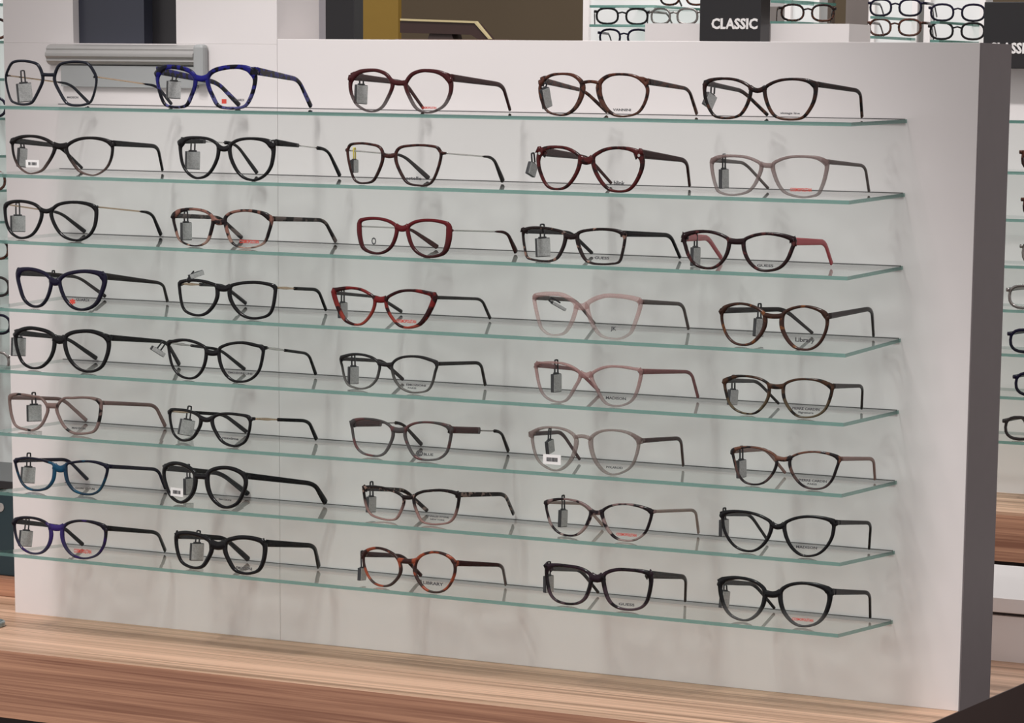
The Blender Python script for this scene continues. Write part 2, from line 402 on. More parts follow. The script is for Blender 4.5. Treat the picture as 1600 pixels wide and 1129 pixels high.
fmat('beige_temple', (0.34, 0.26, 0.23), None, (0.85, 0.85))
fmat('navy_purple', (0.014, 0.012, 0.022), (0.045, 0.042, 0.085), (0.85, 1), (0.03, 0.012, 0.09), 50, 0.1, cc=(0.035, 0.018, 0.13))
fmat('red_round', (0.055, 0.022, 0.020), (0.060, 0.040, 0.035), (1, 1), (0.26, 0.055, 0.025), 60, 0.35)
fmat('purple_tort', (0.035, 0.016, 0.028), (0.07, 0.045, 0.055), (1, 1), (0.012, 0.008, 0.010), 75, 0.5)
fmat('black_clear', (0.012, 0.012, 0.014), (0.10, 0.10, 0.10), (0.65, 1), zr=(0.010, 0.020))

PRINT = False
KB = 1.0     # base curve of the fronts, y = KB * x^2

def catmull(P, closed, n):
    out = []; N = len(P)
    segs = N if closed else N - 1
    for i in range(segs):
        p0 = P[(i - 1) % N] if closed or i > 0 else P[0]
        p1 = P[i % N]; p2 = P[(i + 1) % N]
        p3 = P[(i + 2) % N] if closed or i + 2 < N else P[-1]
        for j in range(n):
            t = j / n
            out.append(tuple(0.5 * (2 * b + (c - a) * t + (2 * a - 5 * b + 4 * c - d) * t * t + (3 * b - a - 3 * c + d) * t ** 3)
                             for a, b, c, d in zip(p0, p1, p2, p3)))
    if not closed: out.append(tuple(P[-1]))
    return out

def resample(P, n):
    """closed polyline to n evenly spaced points"""
    L = [0]
    for i in range(len(P)):
        a = P[i]; c = P[(i + 1) % len(P)]
        L.append(L[-1] + math.dist(a, c))
    out = []; j = 0
    for k in range(n):
        s = L[-1] * k / n
        while L[j + 1] < s: j += 1
        t = (s - L[j]) / max(1e-9, L[j + 1] - L[j])
        a = P[j]; c = P[(j + 1) % len(P)]
        out.append(tuple(a[q] + (c[q] - a[q]) * t for q in range(len(a))))
    return out

def rim(mb, C2, side, wf, depth, y0=0.0):
    """ring around a lens: C2 = closed (x, z) centre line"""
    n = len(C2); cx = sum(p[0] for p in C2) / n; cz = sum(p[1] for p in C2) / n
    vs = []
    for i in range(n):
        a = C2[i - 1]; c = C2[(i + 1) % n]
        tx, tz = c[0] - a[0], c[1] - a[1]; l = math.hypot(tx, tz) or 1; tx /= l; tz /= l
        nx, nz = tz, -tx
        if nx * (C2[i][0] - cx) + nz * (C2[i][1] - cz) < 0: nx, nz = -nx, -nz
        wv = wf(math.degrees(math.atan2(nz, nx * side))) / 2
        hd = depth / 2; r = min(wv, hd) * 0.55
        for u, v in ((-wv, -hd + r), (-wv + r, -hd), (wv - r, -hd), (wv, -hd + r), (wv, hd - r), (wv - r, hd), (-wv + r, hd), (-wv, hd - r)):
            x = C2[i][0] + nx * u; z = C2[i][1] + nz * u
            vs.append((x, y0 + KB * x * x + hd + v, z))
    fs = []
    for i in range(n):
        j = (i + 1) % n
        for k in range(8):
            l2 = (k + 1) % 8
            fs.append((i * 8 + k, j * 8 + k, j * 8 + l2, i * 8 + l2))
    mb.add(vs, fs)

def sweep(mb, P, hw, lat=(1, 0, 0), sides=10, power=0.75):
    """tube along 3-D points P; hw = list of (half height, half width) per point"""
    n = len(P); vs = []
    P = [Vector(p) for p in P]
    for i in range(n):
        t = (P[min(i + 1, n - 1)] - P[max(i - 1, 0)])
        if t.length < 1e-9: t = Vector((0, 1, 0))
        t.normalize()
        a = Vector(lat); a = (a - t * a.dot(t)); a.normalize()
        u = a.cross(t)
        if u.z < 0 and abs(u.z) > 0.3: pass
        for k in range(sides):
            th = 2 * math.pi * k / sides
            ca, sa = math.cos(th), math.sin(th)
            ca = math.copysign(abs(ca) ** power, ca); sa = math.copysign(abs(sa) ** power, sa)
            vs.append(P[i] + a * (ca * hw[i][1]) + u * (sa * hw[i][0]))
    fs = []
    for i in range(n - 1):
        for k in range(sides):
            l2 = (k + 1) % sides
            fs.append((i * sides + k, i * sides + l2, (i + 1) * sides + l2, (i + 1) * sides + k))
    fs.append(tuple(range(sides))[::-1]); fs.append(tuple((n - 1) * sides + k for k in range(sides)))
    mb.add(vs, fs)

def lens_mesh(mb, C2, y0):
    n = len(C2); cx = sum(p[0] for p in C2) / n; cz = sum(p[1] for p in C2) / n
    for s, yy in ((1, 0.0), (-1, 0.0014)):
        vs = [(cx, y0 + yy + KB * cx * cx - 0.0006, cz)]
        for f in (0.5, 0.985):
            for x, z in C2:
                X = cx + (x - cx) * f; Z = cz + (z - cz) * f
                vs.append((X, y0 + yy + KB * X * X - 0.0006 * (1 - f * f), Z))
        fs = []
        for i in range(n):
            j = (i + 1) % n
            t = (0, 1 + i, 1 + j); q = (1 + i, 1 + n + i, 1 + n + j, 1 + j)
            # front face must look to -Y
            a, c, d = Vector(vs[t[0]]), Vector(vs[t[1]]), Vector(vs[t[2]])
            up = (c - a).cross(d - a).y
            if (up > 0) == (s > 0): t = t[::-1]; q = q[::-1]
            fs += [t, q]
        mb.add(vs, fs)

def text_mesh(name, body, width, mat, parent, loc, rot=(math.pi / 2, 0, 0), depth=0.0001, hmax=None, bold=0.0):
    cu = bpy.data.curves.new(name, 'FONT'); cu.body = body; cu.size = 1; cu.align_x = 'CENTER'; cu.align_y = 'CENTER'
    cu.extrude = 0.02; cu.offset = bold; cu.resolution_u = 2
    o = bpy.data.objects.new(name, cu); COL.objects.link(o)
    dg = bpy.context.evaluated_depsgraph_get()
    me = bpy.data.meshes.new_from_object(o.evaluated_get(dg))
    COL.objects.unlink(o); bpy.data.objects.remove(o)
    xs = [v.co.x for v in me.vertices]; ys = [v.co.y for v in me.vertices]
    wd = max(xs) - min(xs); ht = max(ys) - min(ys)
    sx = width / wd; sy = sx if hmax is None else hmax / ht
    mx_, my_ = (max(xs) + min(xs)) / 2, (max(ys) + min(ys)) / 2
    for v in me.vertices:
        v.co.x = (v.co.x - mx_) * sx; v.co.y = (v.co.y - my_) * sy; v.co.z = v.co.z / 0.02 * depth
    me.materials.clear(); me.materials.append(mat)
    t = bpy.data.objects.new(name, me); COL.objects.link(t)
    t.location = loc; t.rotation_euler = rot
    if parent: t.parent = parent
    return t

def glasses(row, g):
    ox, oy, s = g['o']
    px = lambda q: (ox + q[0] / s, oy + q[1] / s)
    Rp = [px(q) for q in g['R']]
    lx0, lx1, ly0, ly1 = g['L']
    lx0, lx1 = ox + lx0 / s, ox + lx1 / s; ly0, ly1 = oy + ly0 / s, oy + ly1 / s
    th = list(g['th'])
    if len(th) == 4: th.append((th[0] + th[1]) / 2 * 1.15)
    th = [q / s * f_ for q, f_ in zip(th, (1.35, 1.35, 1.3, 1.5, 1.4))]
    rb = max(Rp, key=lambda q: q[1])
    def rest(x, y):
        q = Vector((-0.5, -0.13, 0))
        for _ in range(6): q = at_z(x, y, shelf_z(row, q.x, max(-DP, min(-0.05, q.y))))
        return q.y
    Ya = rest(rb[0], rb[1] + th[2] / 2); Yb = rest((lx0 + lx1) / 2, ly1 + th[2] / 2)
    Yf = min(-0.112, max(-DP + 0.004, (Ya + Yb) / 2))
    br = [px(q) for q in g['br'][:3]]
    O = at_y(*br[1], Yf); O.z = shelf_z(row, O.x, O.y)
    mpp = (O - CAM).length / F_PX
    BD = g.get('B', 0.090)

    def loc(phi):
        c, sn = math.cos(-phi), math.sin(-phi)
        rot = lambda v: Vector((v.x * c - v.y * sn, v.x * sn + v.y * c, v.z))
        C0 = rot(CAM - O)
        def front(x, y, k=KB, off=0.0):
            d = rot(ray(x, y)); t = -C0.y / d.y
            for _ in range(6): t = (k * (C0.x + t * d.x) ** 2 + off - C0.y) / d.y
            return C0 + d * t
        def plane(x, y, Y):
            d = rot(ray(x, y)); return C0 + d * ((Y - C0.y) / d.y)
        def flat(x, y, Z):
            d = rot(ray(x, y)); return C0 + d * ((Z - C0.z) / d.z)
        return front, plane, flat, rot
    rt = [px(q) for q in g['rt']]; lt = [px(q) for q in g['lt']]
    best = None
    rx = max(q[0] for q in Rp)
    for i in range(-24, 25):
        phi = math.radians(i * 0.5)
        fr, pl, fl, rot = loc(phi)
        hr = fr(*rt[0]); hl = fr(lx0, ly0 + (ly1 - ly0) * 0.2)
        wd = fr(rx, ly0 + 12).x - hl.x
        for B_ in (0.080, 0.084, 0.088, 0.092, 0.096, 0.100, 0.104, 0.108, 0.112):
            e = pl(*rt[1], B_).x - hr.x; e2 = pl(*lt[0], B_).x - hl.x
            sc = abs(e + e2) / 0.02 + abs(wd - 0.138) / 0.010 + abs(i) / 24 + abs(B_ - 0.096) / 0.03
            if best is None or sc < best[0]: best = (sc, phi, B_)
    phi, BD = best[1], best[2]
    fr, pl, fl, rot = loc(phi)
    dv = rot(O - CAM); ct = abs(dv.y) / math.hypot(dv.x, dv.y); st = abs(dv.x) / math.hypot(dv.x, dv.y)
    wire = g['style'] in ('wire',)
    depth = g.get('depth', 0.0034)
    vert = lambda q: max(0.0011, q * mpp)
    hori = lambda q: max(0.0011, (q * mpp - depth * 0.55 * st) / ct)
    kt, ko, kb, kn, kc = vert(th[0]), hori(th[1]), vert(th[2]), hori(th[3]), vert(th[4])
    keys = [(-180, kn), (-90, kb), (-45, (kb + ko) / 2), (-5, ko), (18, (kc + ko) / 2), (32, kc), (50, kc), (68, (kt + kc) / 2), (90, kt), (135, (kt + kn) / 2), (180, kn)]
    def wf(a):
        for (a0, w0), (a1, w1) in zip(keys, keys[1:]):
            if a <= a1: return w0 + (w1 - w0) * (a - a0) / (a1 - a0)
        return kn
    Rc = [fr(*q) for q in Rp]
    Rc = resample(catmull([(q.x, q.z) for q in Rc], True, 8), 64)
    # the other lens: the same outline mirrored, fitted to where it is seen
    Lc = [(-x, z) for x, z in Rc]
    def bbox(C):
        us = []; vs = []
        for x, z in C:
            wv = Vector((x, KB * x * x, z)); c, sn = math.cos(phi), math.sin(phi)
            q = Vector((wv.x * c - wv.y * sn, wv.x * sn + wv.y * c, wv.z)) + O - CAM
            zc = q.dot(CF); us.append(PPX + F_PX * q.dot(CR) / zc); vs.append(PPY - F_PX * q.dot(CU) / zc)
        return min(us), max(us), min(vs), max(vs)
    for _ in range(5):
        a0, a1, b0, b1 = bbox(Lc)
        mx_ = sum(x for x, z in Lc) / 64; mz = sum(z for x, z in Lc) / 64
        sx = (lx1 - lx0) / (a1 - a0); sz = (ly1 - ly0) / (b1 - b0)
        dx = ((lx0 + lx1) - (a0 + a1)) / 2 * mpp / ct; dz = -((ly0 + ly1) - (b0 + b1)) / 2 * mpp
        Lc = [(mx_ + (x - mx_) * sx + dx, mz + (z - mz) * sz + dz) for x, z in Lc]
    # rest on the shelf
    zlow = [min(z for x, z in C) - kb / 2 for C in (Rc, Lc)]
    lift = 0.0
    def settle(C, low):
        cph, sph = math.cos(phi), math.sin(phi); bx = min(C, key=lambda q: q[1])[0]
        base = max(shelf_z(row, O.x + (bx + k_) * cph - yy * sph, O.y + (bx + k_) * sph + yy * cph) - O.z for k_ in (-0.015, 0.015) for yy in (0.0, 0.006))
        top = max(z for x, z in C); f_ = (top - base - 0.0003 - kb / 2) / (top - low - kb / 2)
        f_ = max(0.90, min(1.10, f_))
        C = [(x, top - (top - z) * f_) for x, z in C]
        d_ = min(z for x, z in C) - kb / 2 - 0.0004 - base
        return [(x, z - d_) for x, z in C], -d_
    Rc, lR = settle(Rc, zlow[0]); Lc, lL = settle(Lc, zlow[1])
    lift = lR
    g['_rep'] = (round(Ya, 3), round(Yb, 3), round(zlow[0] * 1000, 1), round(zlow[1] * 1000, 1), round(math.degrees(phi), 1), BD, round((max(x for x, z in Rc) - min(x for x, z in Lc)) * 1000))
    root = empty('eyeglasses', O, phi)
    tag(root, g['label'], 'eyeglasses', 'eyeglasses on the glass shelves')
    fm = _FM[g['m']]; tm = _FM[g.get('tm', g['m'])]
    mb = MB()
    rim(mb, Rc, 1, wf, depth); rim(mb, Lc, -1, wf, depth)
    near = lambda C, p: min(C, key=lambda q: math.hypot(q[0] - p.x, q[1] - p.z - lift))
    p0, p1, p2 = [fr(*q) for q in br]
    a = near(Lc, p0); c = near(Rc, p2)
    bt = g['br'][3] / s * mpp / 2 * 1.1
    mid = ((a[0] + c[0]) / 2, p1.z + lift)
    bp = catmull([a, (a[0] * 0.6 + mid[0] * 0.4, a[1] * 0.35 + mid[1] * 0.65), mid, (c[0] * 0.6 + mid[0] * 0.4, c[1] * 0.35 + mid[1] * 0.65), c], False, 3)
    sweep(mb, [(x, depth * 0.5 + KB * x * x - 0.0003, z - bt * 0.12 * (1 - abs(2 * i / (len(bp) - 1) - 1))) for i, (x, z) in enumerate(bp)], [(bt * (1.22 + 0.12 * abs(2 * i / (len(bp) - 1) - 1) ** 1.5), depth * 0.5) for i in range(len(bp))],
          lat=(0, 1, 0), power=0.8)
    hr = fr(*rt[0], KB, 0.004); hr.z += lift
    ci = min(range(64), key=lambda i: math.hypot(Rc[i][0] - hr.x, (Rc[i][1] - hr.z) * (1 if Rc[i][1] < hr.z else 1.25)))
    corner = Rc[ci]; cl = Lc[ci]
    ti = max(range(64), key=lambda i: Rc[i][1] + 0.35 * Rc[i][0])
    hl = Vector((cl[0] - (hr.x - corner[0]) , 0, cl[1] + (hr.z - corner[1])))
    hl.y = KB * hl.x ** 2 + 0.004
    hs = [q / s * mpp / 2 * 1.22 for q in g['w']]
    ends = []
    for (cx_, cz_), h, sd in ((corner, hr, 1), (cl, hl, -1)):
        e = hs[0] * (1.12 if g['style'] == 'ac' else 1.05)
        if g.get('ew'): e = g['ew'] / s * mpp / 2
        xs = h.x - sd * 0.0015
        xo = min(abs(xs), abs(cx_) + 0.005) * sd
        pth = [(cx_ - sd * 0.001, KB * cx_ * cx_ + depth / 2, cz_ * 0.8 + h.z * 0.2), ((cx_ + xo) / 2, KB * cx_ * cx_ + depth / 2, (cz_ + h.z) / 2),
               (xo, KB * xo * xo + depth * 0.6, h.z), (xo + sd * 0.0008, KB * xo * xo + 0.006, h.z)]
        sweep(mb, pth, [(max(kt / 2, e * 1.35), depth / 2), (max(kt / 2, e * 1.3), depth / 2), (e * 1.1, depth / 2), (e * 0.9, 0.0017)], lat=(0, 1, 0) if False else (0.2 * sd, 1, 0))
        if g['style'] == 'ac':
            C = Rc if sd == 1 else Lc
            for k_ in (0.35, 0.7):
                st_i = C[int(round(ci + (ti - ci) * k_)) % 64] if abs(ti - ci) < 32 else C[ci]
                q0 = (st_i[0], KB * st_i[0] ** 2 + depth / 2, st_i[1]); q2 = pth[2]
                q1 = ((q0[0] + q2[0]) / 2, (q0[1] + q2[1]) / 2, (q0[2] + q2[2]) / 2 + 0.0002)
                sweep(mb, [q0, q1, q2], [(kt / 2 * 1.1, depth / 2), (max(kt / 2, e * 0.8), depth / 2), (e * 0.95, depth / 2)], lat=(0.2 * sd, 1, 0))
        ends.append(Vector((xo + sd * 0.0006, KB * xo * xo + 0.005, h.z)))
    f = mb.build('front_frame', fm, root, smooth=True)
    if g.get('riv'):
        for sd, c_ in ((1, corner), (-1, cl)):
            x_ = c_[0] + sd * 0.0005; z_ = c_[1] - 0.001; y_ = KB * x_ * x_
            mb = MB(); n_ = 12
            mb.add([(x_ + 0.0017 * math.cos(2 * math.pi * i / n_), y_ - 0.0006, z_ + 0.0017 * math.sin(2 * math.pi * i / n_)) for i in range(n_)] +
                   [(x_ + 0.0020 * math.cos(2 * math.pi * i / n_), y_ + 0.0006, z_ + 0.0020 * math.sin(2 * math.pi * i / n_)) for i in range(n_)],
                   [tuple(range(n_)), tuple(range(2 * n_ - 1, n_ - 1, -1))] + [(i, i + n_, (i + 1) % n_ + n_, (i + 1) % n_) for i in range(n_)])
            mb.build('rivet', M['silver'], f)
    for C in (Lc, Rc):
        mb = MB(); lens_mesh(mb, C, depth * 0.45); mb.build('lens', M['lens'], root, smooth=True)
    # temples
    paths = []
    cphi, sphi = math.cos(phi), math.sin(phi)
    for side, h, (bpx, tpx) in ((1, ends[0], rt[1:3]), (-1, ends[1], lt)):
        bd = pl(*bpx, BD)
        zp = lambda v: shelf_z(row, O.x + v.x * cphi - v.y * sphi, O.y + v.x * sphi + v.y * cphi) - O.z
        zt0 = zp(Vector((bd.x, 0.130, 0)))
        tp = fl(*tpx, zt0 + 0.0035)
        # keep the tip on the shelf, off the panel
        worldY = lambda v: O.y + v.x * sphi + v.y * cphi
        ty = min(0.141, max(BD + 0.018, tp.y))
        tp = pl(*tpx, ty)
        while worldY(tp) > -0.0045 and ty > BD + 0.004: ty -= 0.001; tp = pl(*tpx, ty)
        zt0 = zp(tp); zt0 = max(zt0, zp(tp + Vector((0, -0.012, 0))))
        tp.z = zt0 + min(max(tp.z - zt0, 0.0030), 0.0065 if g.get('fold') is None else 0.03)
        bd.z = max(bd.z, 0.012)
        a1 = h.lerp(bd, 0.86); b1 = bd.lerp(tp, 0.28)
        pts = [h.lerp(a1, i / 14) for i in range(14)]
        for i in range(9):
            t = i / 8; pts.append(a1 * (1 - t) ** 2 + bd * 2 * t * (1 - t) + b1 * t * t)
        pts += [b1.lerp(tp, i / 8) for i in range(1, 9)]
        L = [0]
        for q, r_ in zip(pts, pts[1:]): L.append(L[-1] + (r_ - q).length)
        tot = L[-1]; lb = (h - bd).length
        fr_ = [(x / lb if x < lb else 1 + (x - lb) / max(1e-6, tot - lb)) for x in L]
        def height(u):
            return hs[0] + (hs[1] - hs[0]) * min(1, u) if u < 1 else hs[1] + (hs[2] - hs[1]) * min(1, (u - 1) * 1.3)
        def seg(u0, u1, hfun, hw, name, mat, par):
            idx = [i for i, u in enumerate(fr_) if u0 - 1e-6 <= u <= u1 + 1e-6]
            P = [pts[i] for i in idx]; W = [(hfun(fr_[i]), hw) for i in idx]
            if u1 >= 1.99:
                e = (P[-1] - P[-2]).normalized() * W[-1][0] * 0.35
                P.append(P[-1] + e); W.append((W[-1][0] * 0.55, hw * 0.6))
                # do not sink into the shelf
                low = min(p.z - w_[0] * 0.8 for p, w_ in zip(P[-3:], W[-3:]))
                if low < zt0 + 0.0004:
                    P = [p + Vector((0, 0, (zt0 + 0.0004 - low) * max(0, (k - len(P) * 0.4)) / (len(P) * 0.6))) for k, p in enumerate(P)]
            mb = MB(); sweep(mb, P, W, sides=10, power=0.8)
            return mb.build(name, mat, par, smooth=True)
        st_ = g['style']; met = M[g.get('metal', 'gold')]
        if st_ == 'ac':
            seg(0, 2, height, 0.0014, 'temple', tm, root)
        elif st_ == 'wire':
            t_ = seg(0, 0.80, lambda u: 0.00095, 0.0007, 'temple', met, root)
            seg(0.74, 2, lambda u: hs[1] * min(1, 0.35 + (u - 0.7) * 3) if u < 1 else height(u), 0.0014, 'temple_tip', tm, t_)
        elif st_ == 'bk':
            t_ = seg(0, 0.46, lambda u: hs[0] * (1 - u) , 0.0015, 'temple', tm, root)
            seg(0.42, 0.82, lambda u: 0.0008, 0.0007, 'temple_wire', M['silver'], t_)
            seg(0.76, 2, height, 0.0014, 'temple_tip', tm, t_)
        elif st_ == 'gf':
            t_ = seg(0, 0.46, lambda u: 0.0014 - 0.0007 * u + 0.0006 * math.exp(-((u - 0.22) / 0.08) ** 2), 0.0012, 'temple', met, root)
            seg(0.40, 2, lambda u: hs[1] if u < 1 else height(u), 0.0014, 'temple_tip', tm, t_)
        elif st_ == 'plaque':
            t_ = seg(0, 0.56, lambda u: hs[0], 0.0018, 'temple', tm, root)
            seg(0.5, 0.86, lambda u: 0.0008, 0.0007, 'temple_wire', M['gun'], t_)
            seg(0.80, 2, height, 0.0014, 'temple_tip', _FM['grey_brown'], t_)
        paths.append((h, bd))
    # printing on the demo lens
    for body, tx, ty_, tw, hh, ink in g.get('txt', []):
        q = fr(*px((tx, ty_))); z = q.z + lift
        t = text_mesh('lens_print', body, tw / s * mpp / ct, M[ink], root, (q.x, KB * q.x ** 2 + depth * 0.45 - 0.0011, z), (math.pi / 2, 0, math.atan(2 * KB * q.x)), hmax=hh / s * mpp, bold=0.028)
    for tx, ty_, tw, thh in g.get('stk', []):
        q = fr(*px((tx, ty_))); z = q.z + lift; a = tw / s * mpp / ct / 2; h2 = thh / s * mpp / 2
        yy = KB * q.x ** 2 + depth * 0.45 - 0.0016
        mb = MB(); mb.box((q.x - a, yy, z - h2), (q.x + a, yy + 0.0003, z + h2)); st2 = mb.build('price_sticker', M['sticker'], root)
        mb = MB()
        rnd = random.Random(int(tx))
        for i in range(7):
            X = q.x - a * 0.6 + a * 1.25 * i / 7
            mb.box((X, yy - 0.0002, z - h2 * 0.42), (X + a * (0.09 + 0.08 * rnd.random()), yy, z + h2 * 0.40))
        mb.build('sticker_print', M['ink_grey'], st2)
    # security tag hanging from the far temple
    tg = g.get('tag')
    if tg:
        pxc, pyc, tw, thh, tilt, hx, hy = tg[:7]
        yel = len(tg) > 7
        h, bd = paths[1]
        xt = lambda y: h.x + (bd.x - h.x) * (y - h.y) / (bd.y - h.y)
        by = None
        for i in range(60):
            y = 0.013 + i * 0.0012
            q = pl(*px((hx, hy)), y); e = abs(q.x - xt(y))
            if by is None or e < by[0]: by = (e, y)
        y = g.get('ty', by[1])
        pc = pl(*px((pxc, pyc)), y); hk = pl(*px((hx, hy)), y)
        pc.z += lift * 0.5; hk.z += lift * 0.5
        W_ = tw / s * mpp / ct; Hh = thh / s * mpp
        ratio = min(1.0, (tw / s * mpp) / 0.0150)
        W_ = max(W_, 0.0135) if ratio < 0.9 else W_
        W_ = min(W_, 0.019)
        turn = -phi + math.atan2(CF.x, -CF.y) * 0 + 0
        vang = math.atan2(O.x - CAM.x, O.y - CAM.y)
        yawt = -vang + math.acos(ratio) if ratio < 0.97 else -vang + 0.36
        pc.z = max(pc.z, Hh / 2 + 0.0012)
        c, sn = cphi, sphi
        wp = Vector((pc.x * c - pc.y * sn, pc.x * sn + pc.y * c, pc.z)) + O
        wh = Vector((hk.x * c - hk.y * sn, hk.x * sn + hk.y * c, hk.z)) + O
        tr_ = empty('security_tag', wp, yawt)
        tag(tr_, g['tlabel'], 'security tag', 'security tags on the eyeglasses')
        ta = math.radians(-tilt)
        rotm = Matrix.Rotation(-ta, 4, 'Y')
        def put(mb, name, mat, par, bev=0.0):
            mb.v = [tuple(rotm @ Vector(v)) for v in mb.v]
            return mb.build(name, mat, par, bev)
        mb = MB(); mb.box((-W_ / 2, -0.0018, -Hh / 2), (W_ / 2, 0.0026, Hh / 2 * 0.92))
        mb.box((-W_ * 0.28, -0.0012, Hh / 2 * 0.9), (W_ * 0.28, 0.002, Hh / 2 * 1.06))
        bd_ = put(mb, 'tag_body', M['tag_dark'], tr_, 0.0007)
        mb = MB(); mb.box((-W_ / 2 * 0.86, -0.00215, -Hh / 2 * 0.93), (W_ / 2 * 0.97, -0.0016, Hh / 2 * 0.86))
        put(mb, 'tag_face', M['tag_face'], bd_, 0.0002)
        # hook: a loop from the top of the plate over the temple
        top = rotm @ Vector((0, 0, Hh / 2))
        inv = Matrix.Rotation(-yawt, 4, 'Z')
        hv = inv @ (wh - wp); hv.y = 0
        hv.x *= 1.0
        if hv.z < top.z + 0.004 and abs(hv.x - top.x) < 0.006: hv.z = top.z + 0.006
        up = (hv - top); ln = up.length; up.normalize(); sd = Vector((up.z, 0, -up.x)) * 0.0024
        pp = [top - sd, top - sd + up * ln * 0.45, top - sd * 0.9 + up * ln * 0.92, top - sd * 0.6 + up * ln, top + sd * 0.6 + up * ln, top + sd * 0.9 + up * ln * 0.92, top + sd + up * ln * 0.45, top + sd]
        mb = MB(); sweep(mb, catmull([tuple(q) for q in pp], False, 3), [(0.0009, 0.0009)] * 22, lat=(0, 1, 0), sides=6)
        mb.build('tag_hook', M['yellow'] if yel else M['tag_hook'], tr_, smooth=True)
    if PRINT: print('REP', row, g['_rep'])
    return root

R0 = [  # topmost shelf
 dict(o=(0,80,6.4), R=[(540,240),(580,145),(650,115),(740,105),(830,112),(880,135),(925,200),(955,275),(945,380),(905,505),(850,540),(760,553),(680,540),(640,505),(580,400),(540,310)],
  th=(19,15,18,24), L=(50,420,97,540), br=((420,232),(480,235),(535,235),26), rt=((965,258),(1570,345),(1715,560)), lt=((700,325),(885,520)), w=(16,22,30), style='wire', metal='gold', m='navyframe', tm='navyframe', ew=20,
  tag=(245,410,140,190,-5,215,195), txt=[('MADISON',725,462,100,20,'ink_grey')], label='thin navy geometric eyeglasses with gold temples, first on the topmost shelf', tlabel='tag hanging in the navy geometric eyeglasses with gold temples'),
 dict(o=(230,80,5.926), R=[(555,245),(600,190),(680,160),(790,145),(880,150),(950,180),(985,230),(990,300),(960,420),(905,520),(820,545),(730,545),(650,520),(600,430),(560,330)],
  th=(30,28,18,30,48), L=(88,440,145,530), br=((440,235),(500,252),(555,240),42), rt=((1020,185),(1400,262),(1515,535)), lt=((650,290),(850,510)), w=(60,35,46), style='ac', m='blue_marble',
  tag=(245,355,110,165,3,265,205), txt=[('GUARDI',850,452,80,22,'ink_grey'),('■',710,465,40,40,'ink_red')] , label='cat-eye eyeglasses in royal blue and black marbled acetate', tlabel='grey tag hanging in the blue marbled cat-eye eyeglasses'),
 dict(o=(530,90,5.714), R=[(590,230),(640,155),(720,120),(800,118),(890,135),(960,180),(990,240),(985,330),(940,430),(880,480),(800,510),(730,500),(670,455),(620,360),(590,280)],
  th=(22,28,12,28,42), L=(92,470,112,498), br=((460,205),(530,226),(590,225),34), rt=((1000,180),(1460,243),(1525,500)), lt=((590,225),(750,490)), w=(55,34,28), style='ac', m='burg_clear', tm='burg_temple',
  tag=(195,325,100,175,3,205,150), txt=[('COSMOPOLITAN',800,448,120,20,'ink_red')], label='eyeglasses with burgundy top and clear lower rims, topmost shelf', tlabel='grey tag in the burgundy and clear eyeglasses, topmost shelf'),
 dict(o=(820,100,5.714), R=[(655,200),(690,140),(760,100),(860,92),(960,105),(1035,145),(1085,210),(1085,290),(1050,390),(990,460),(870,488),(780,465),(710,400),(665,300)],
  th=(17,24,12,38), L=(127,510,88,480), br=((500,165),(580,155),(660,165),22), rt=((1100,158),(1465,222),(1535,470)), lt=((535,240),(735,455)), w=(48,26,34), style='ac', m='brown',
  tag=(188,300,75,185,-16,165,170), txt=[('VANNINI',865,410,150,22,'ink_grey')], label='round brown eyeglasses with a keyhole bridge, topmost shelf', tlabel='tilted grey tag in the round brown keyhole eyeglasses'),
 dict(o=(1080,100,5.714), R=[(650,230),(700,180),(790,145),(900,135),(1010,145),(1080,175),(1105,220),(1090,330),(1040,430),(980,490),(880,505),(780,490),(720,450),(670,350)],
  th=(18,28,15,26,40), L=(112,525,130,505), br=((520,215),(585,235),(650,215),34), rt=((1130,182),(1510,240),(1525,495)), lt=((460,240),(680,480)), w=(42,30,32), style='ac', m='dark_tort',
  tag=(165,325,95,130,28,255,165), txt=[('vintage line',880,442,165,24,'ink_grey')], label='dark tortoiseshell eyeglasses at the right end of the topmost shelf', tlabel='slanted tag in the dark tortoiseshell eyeglasses, topmost shelf'),
]
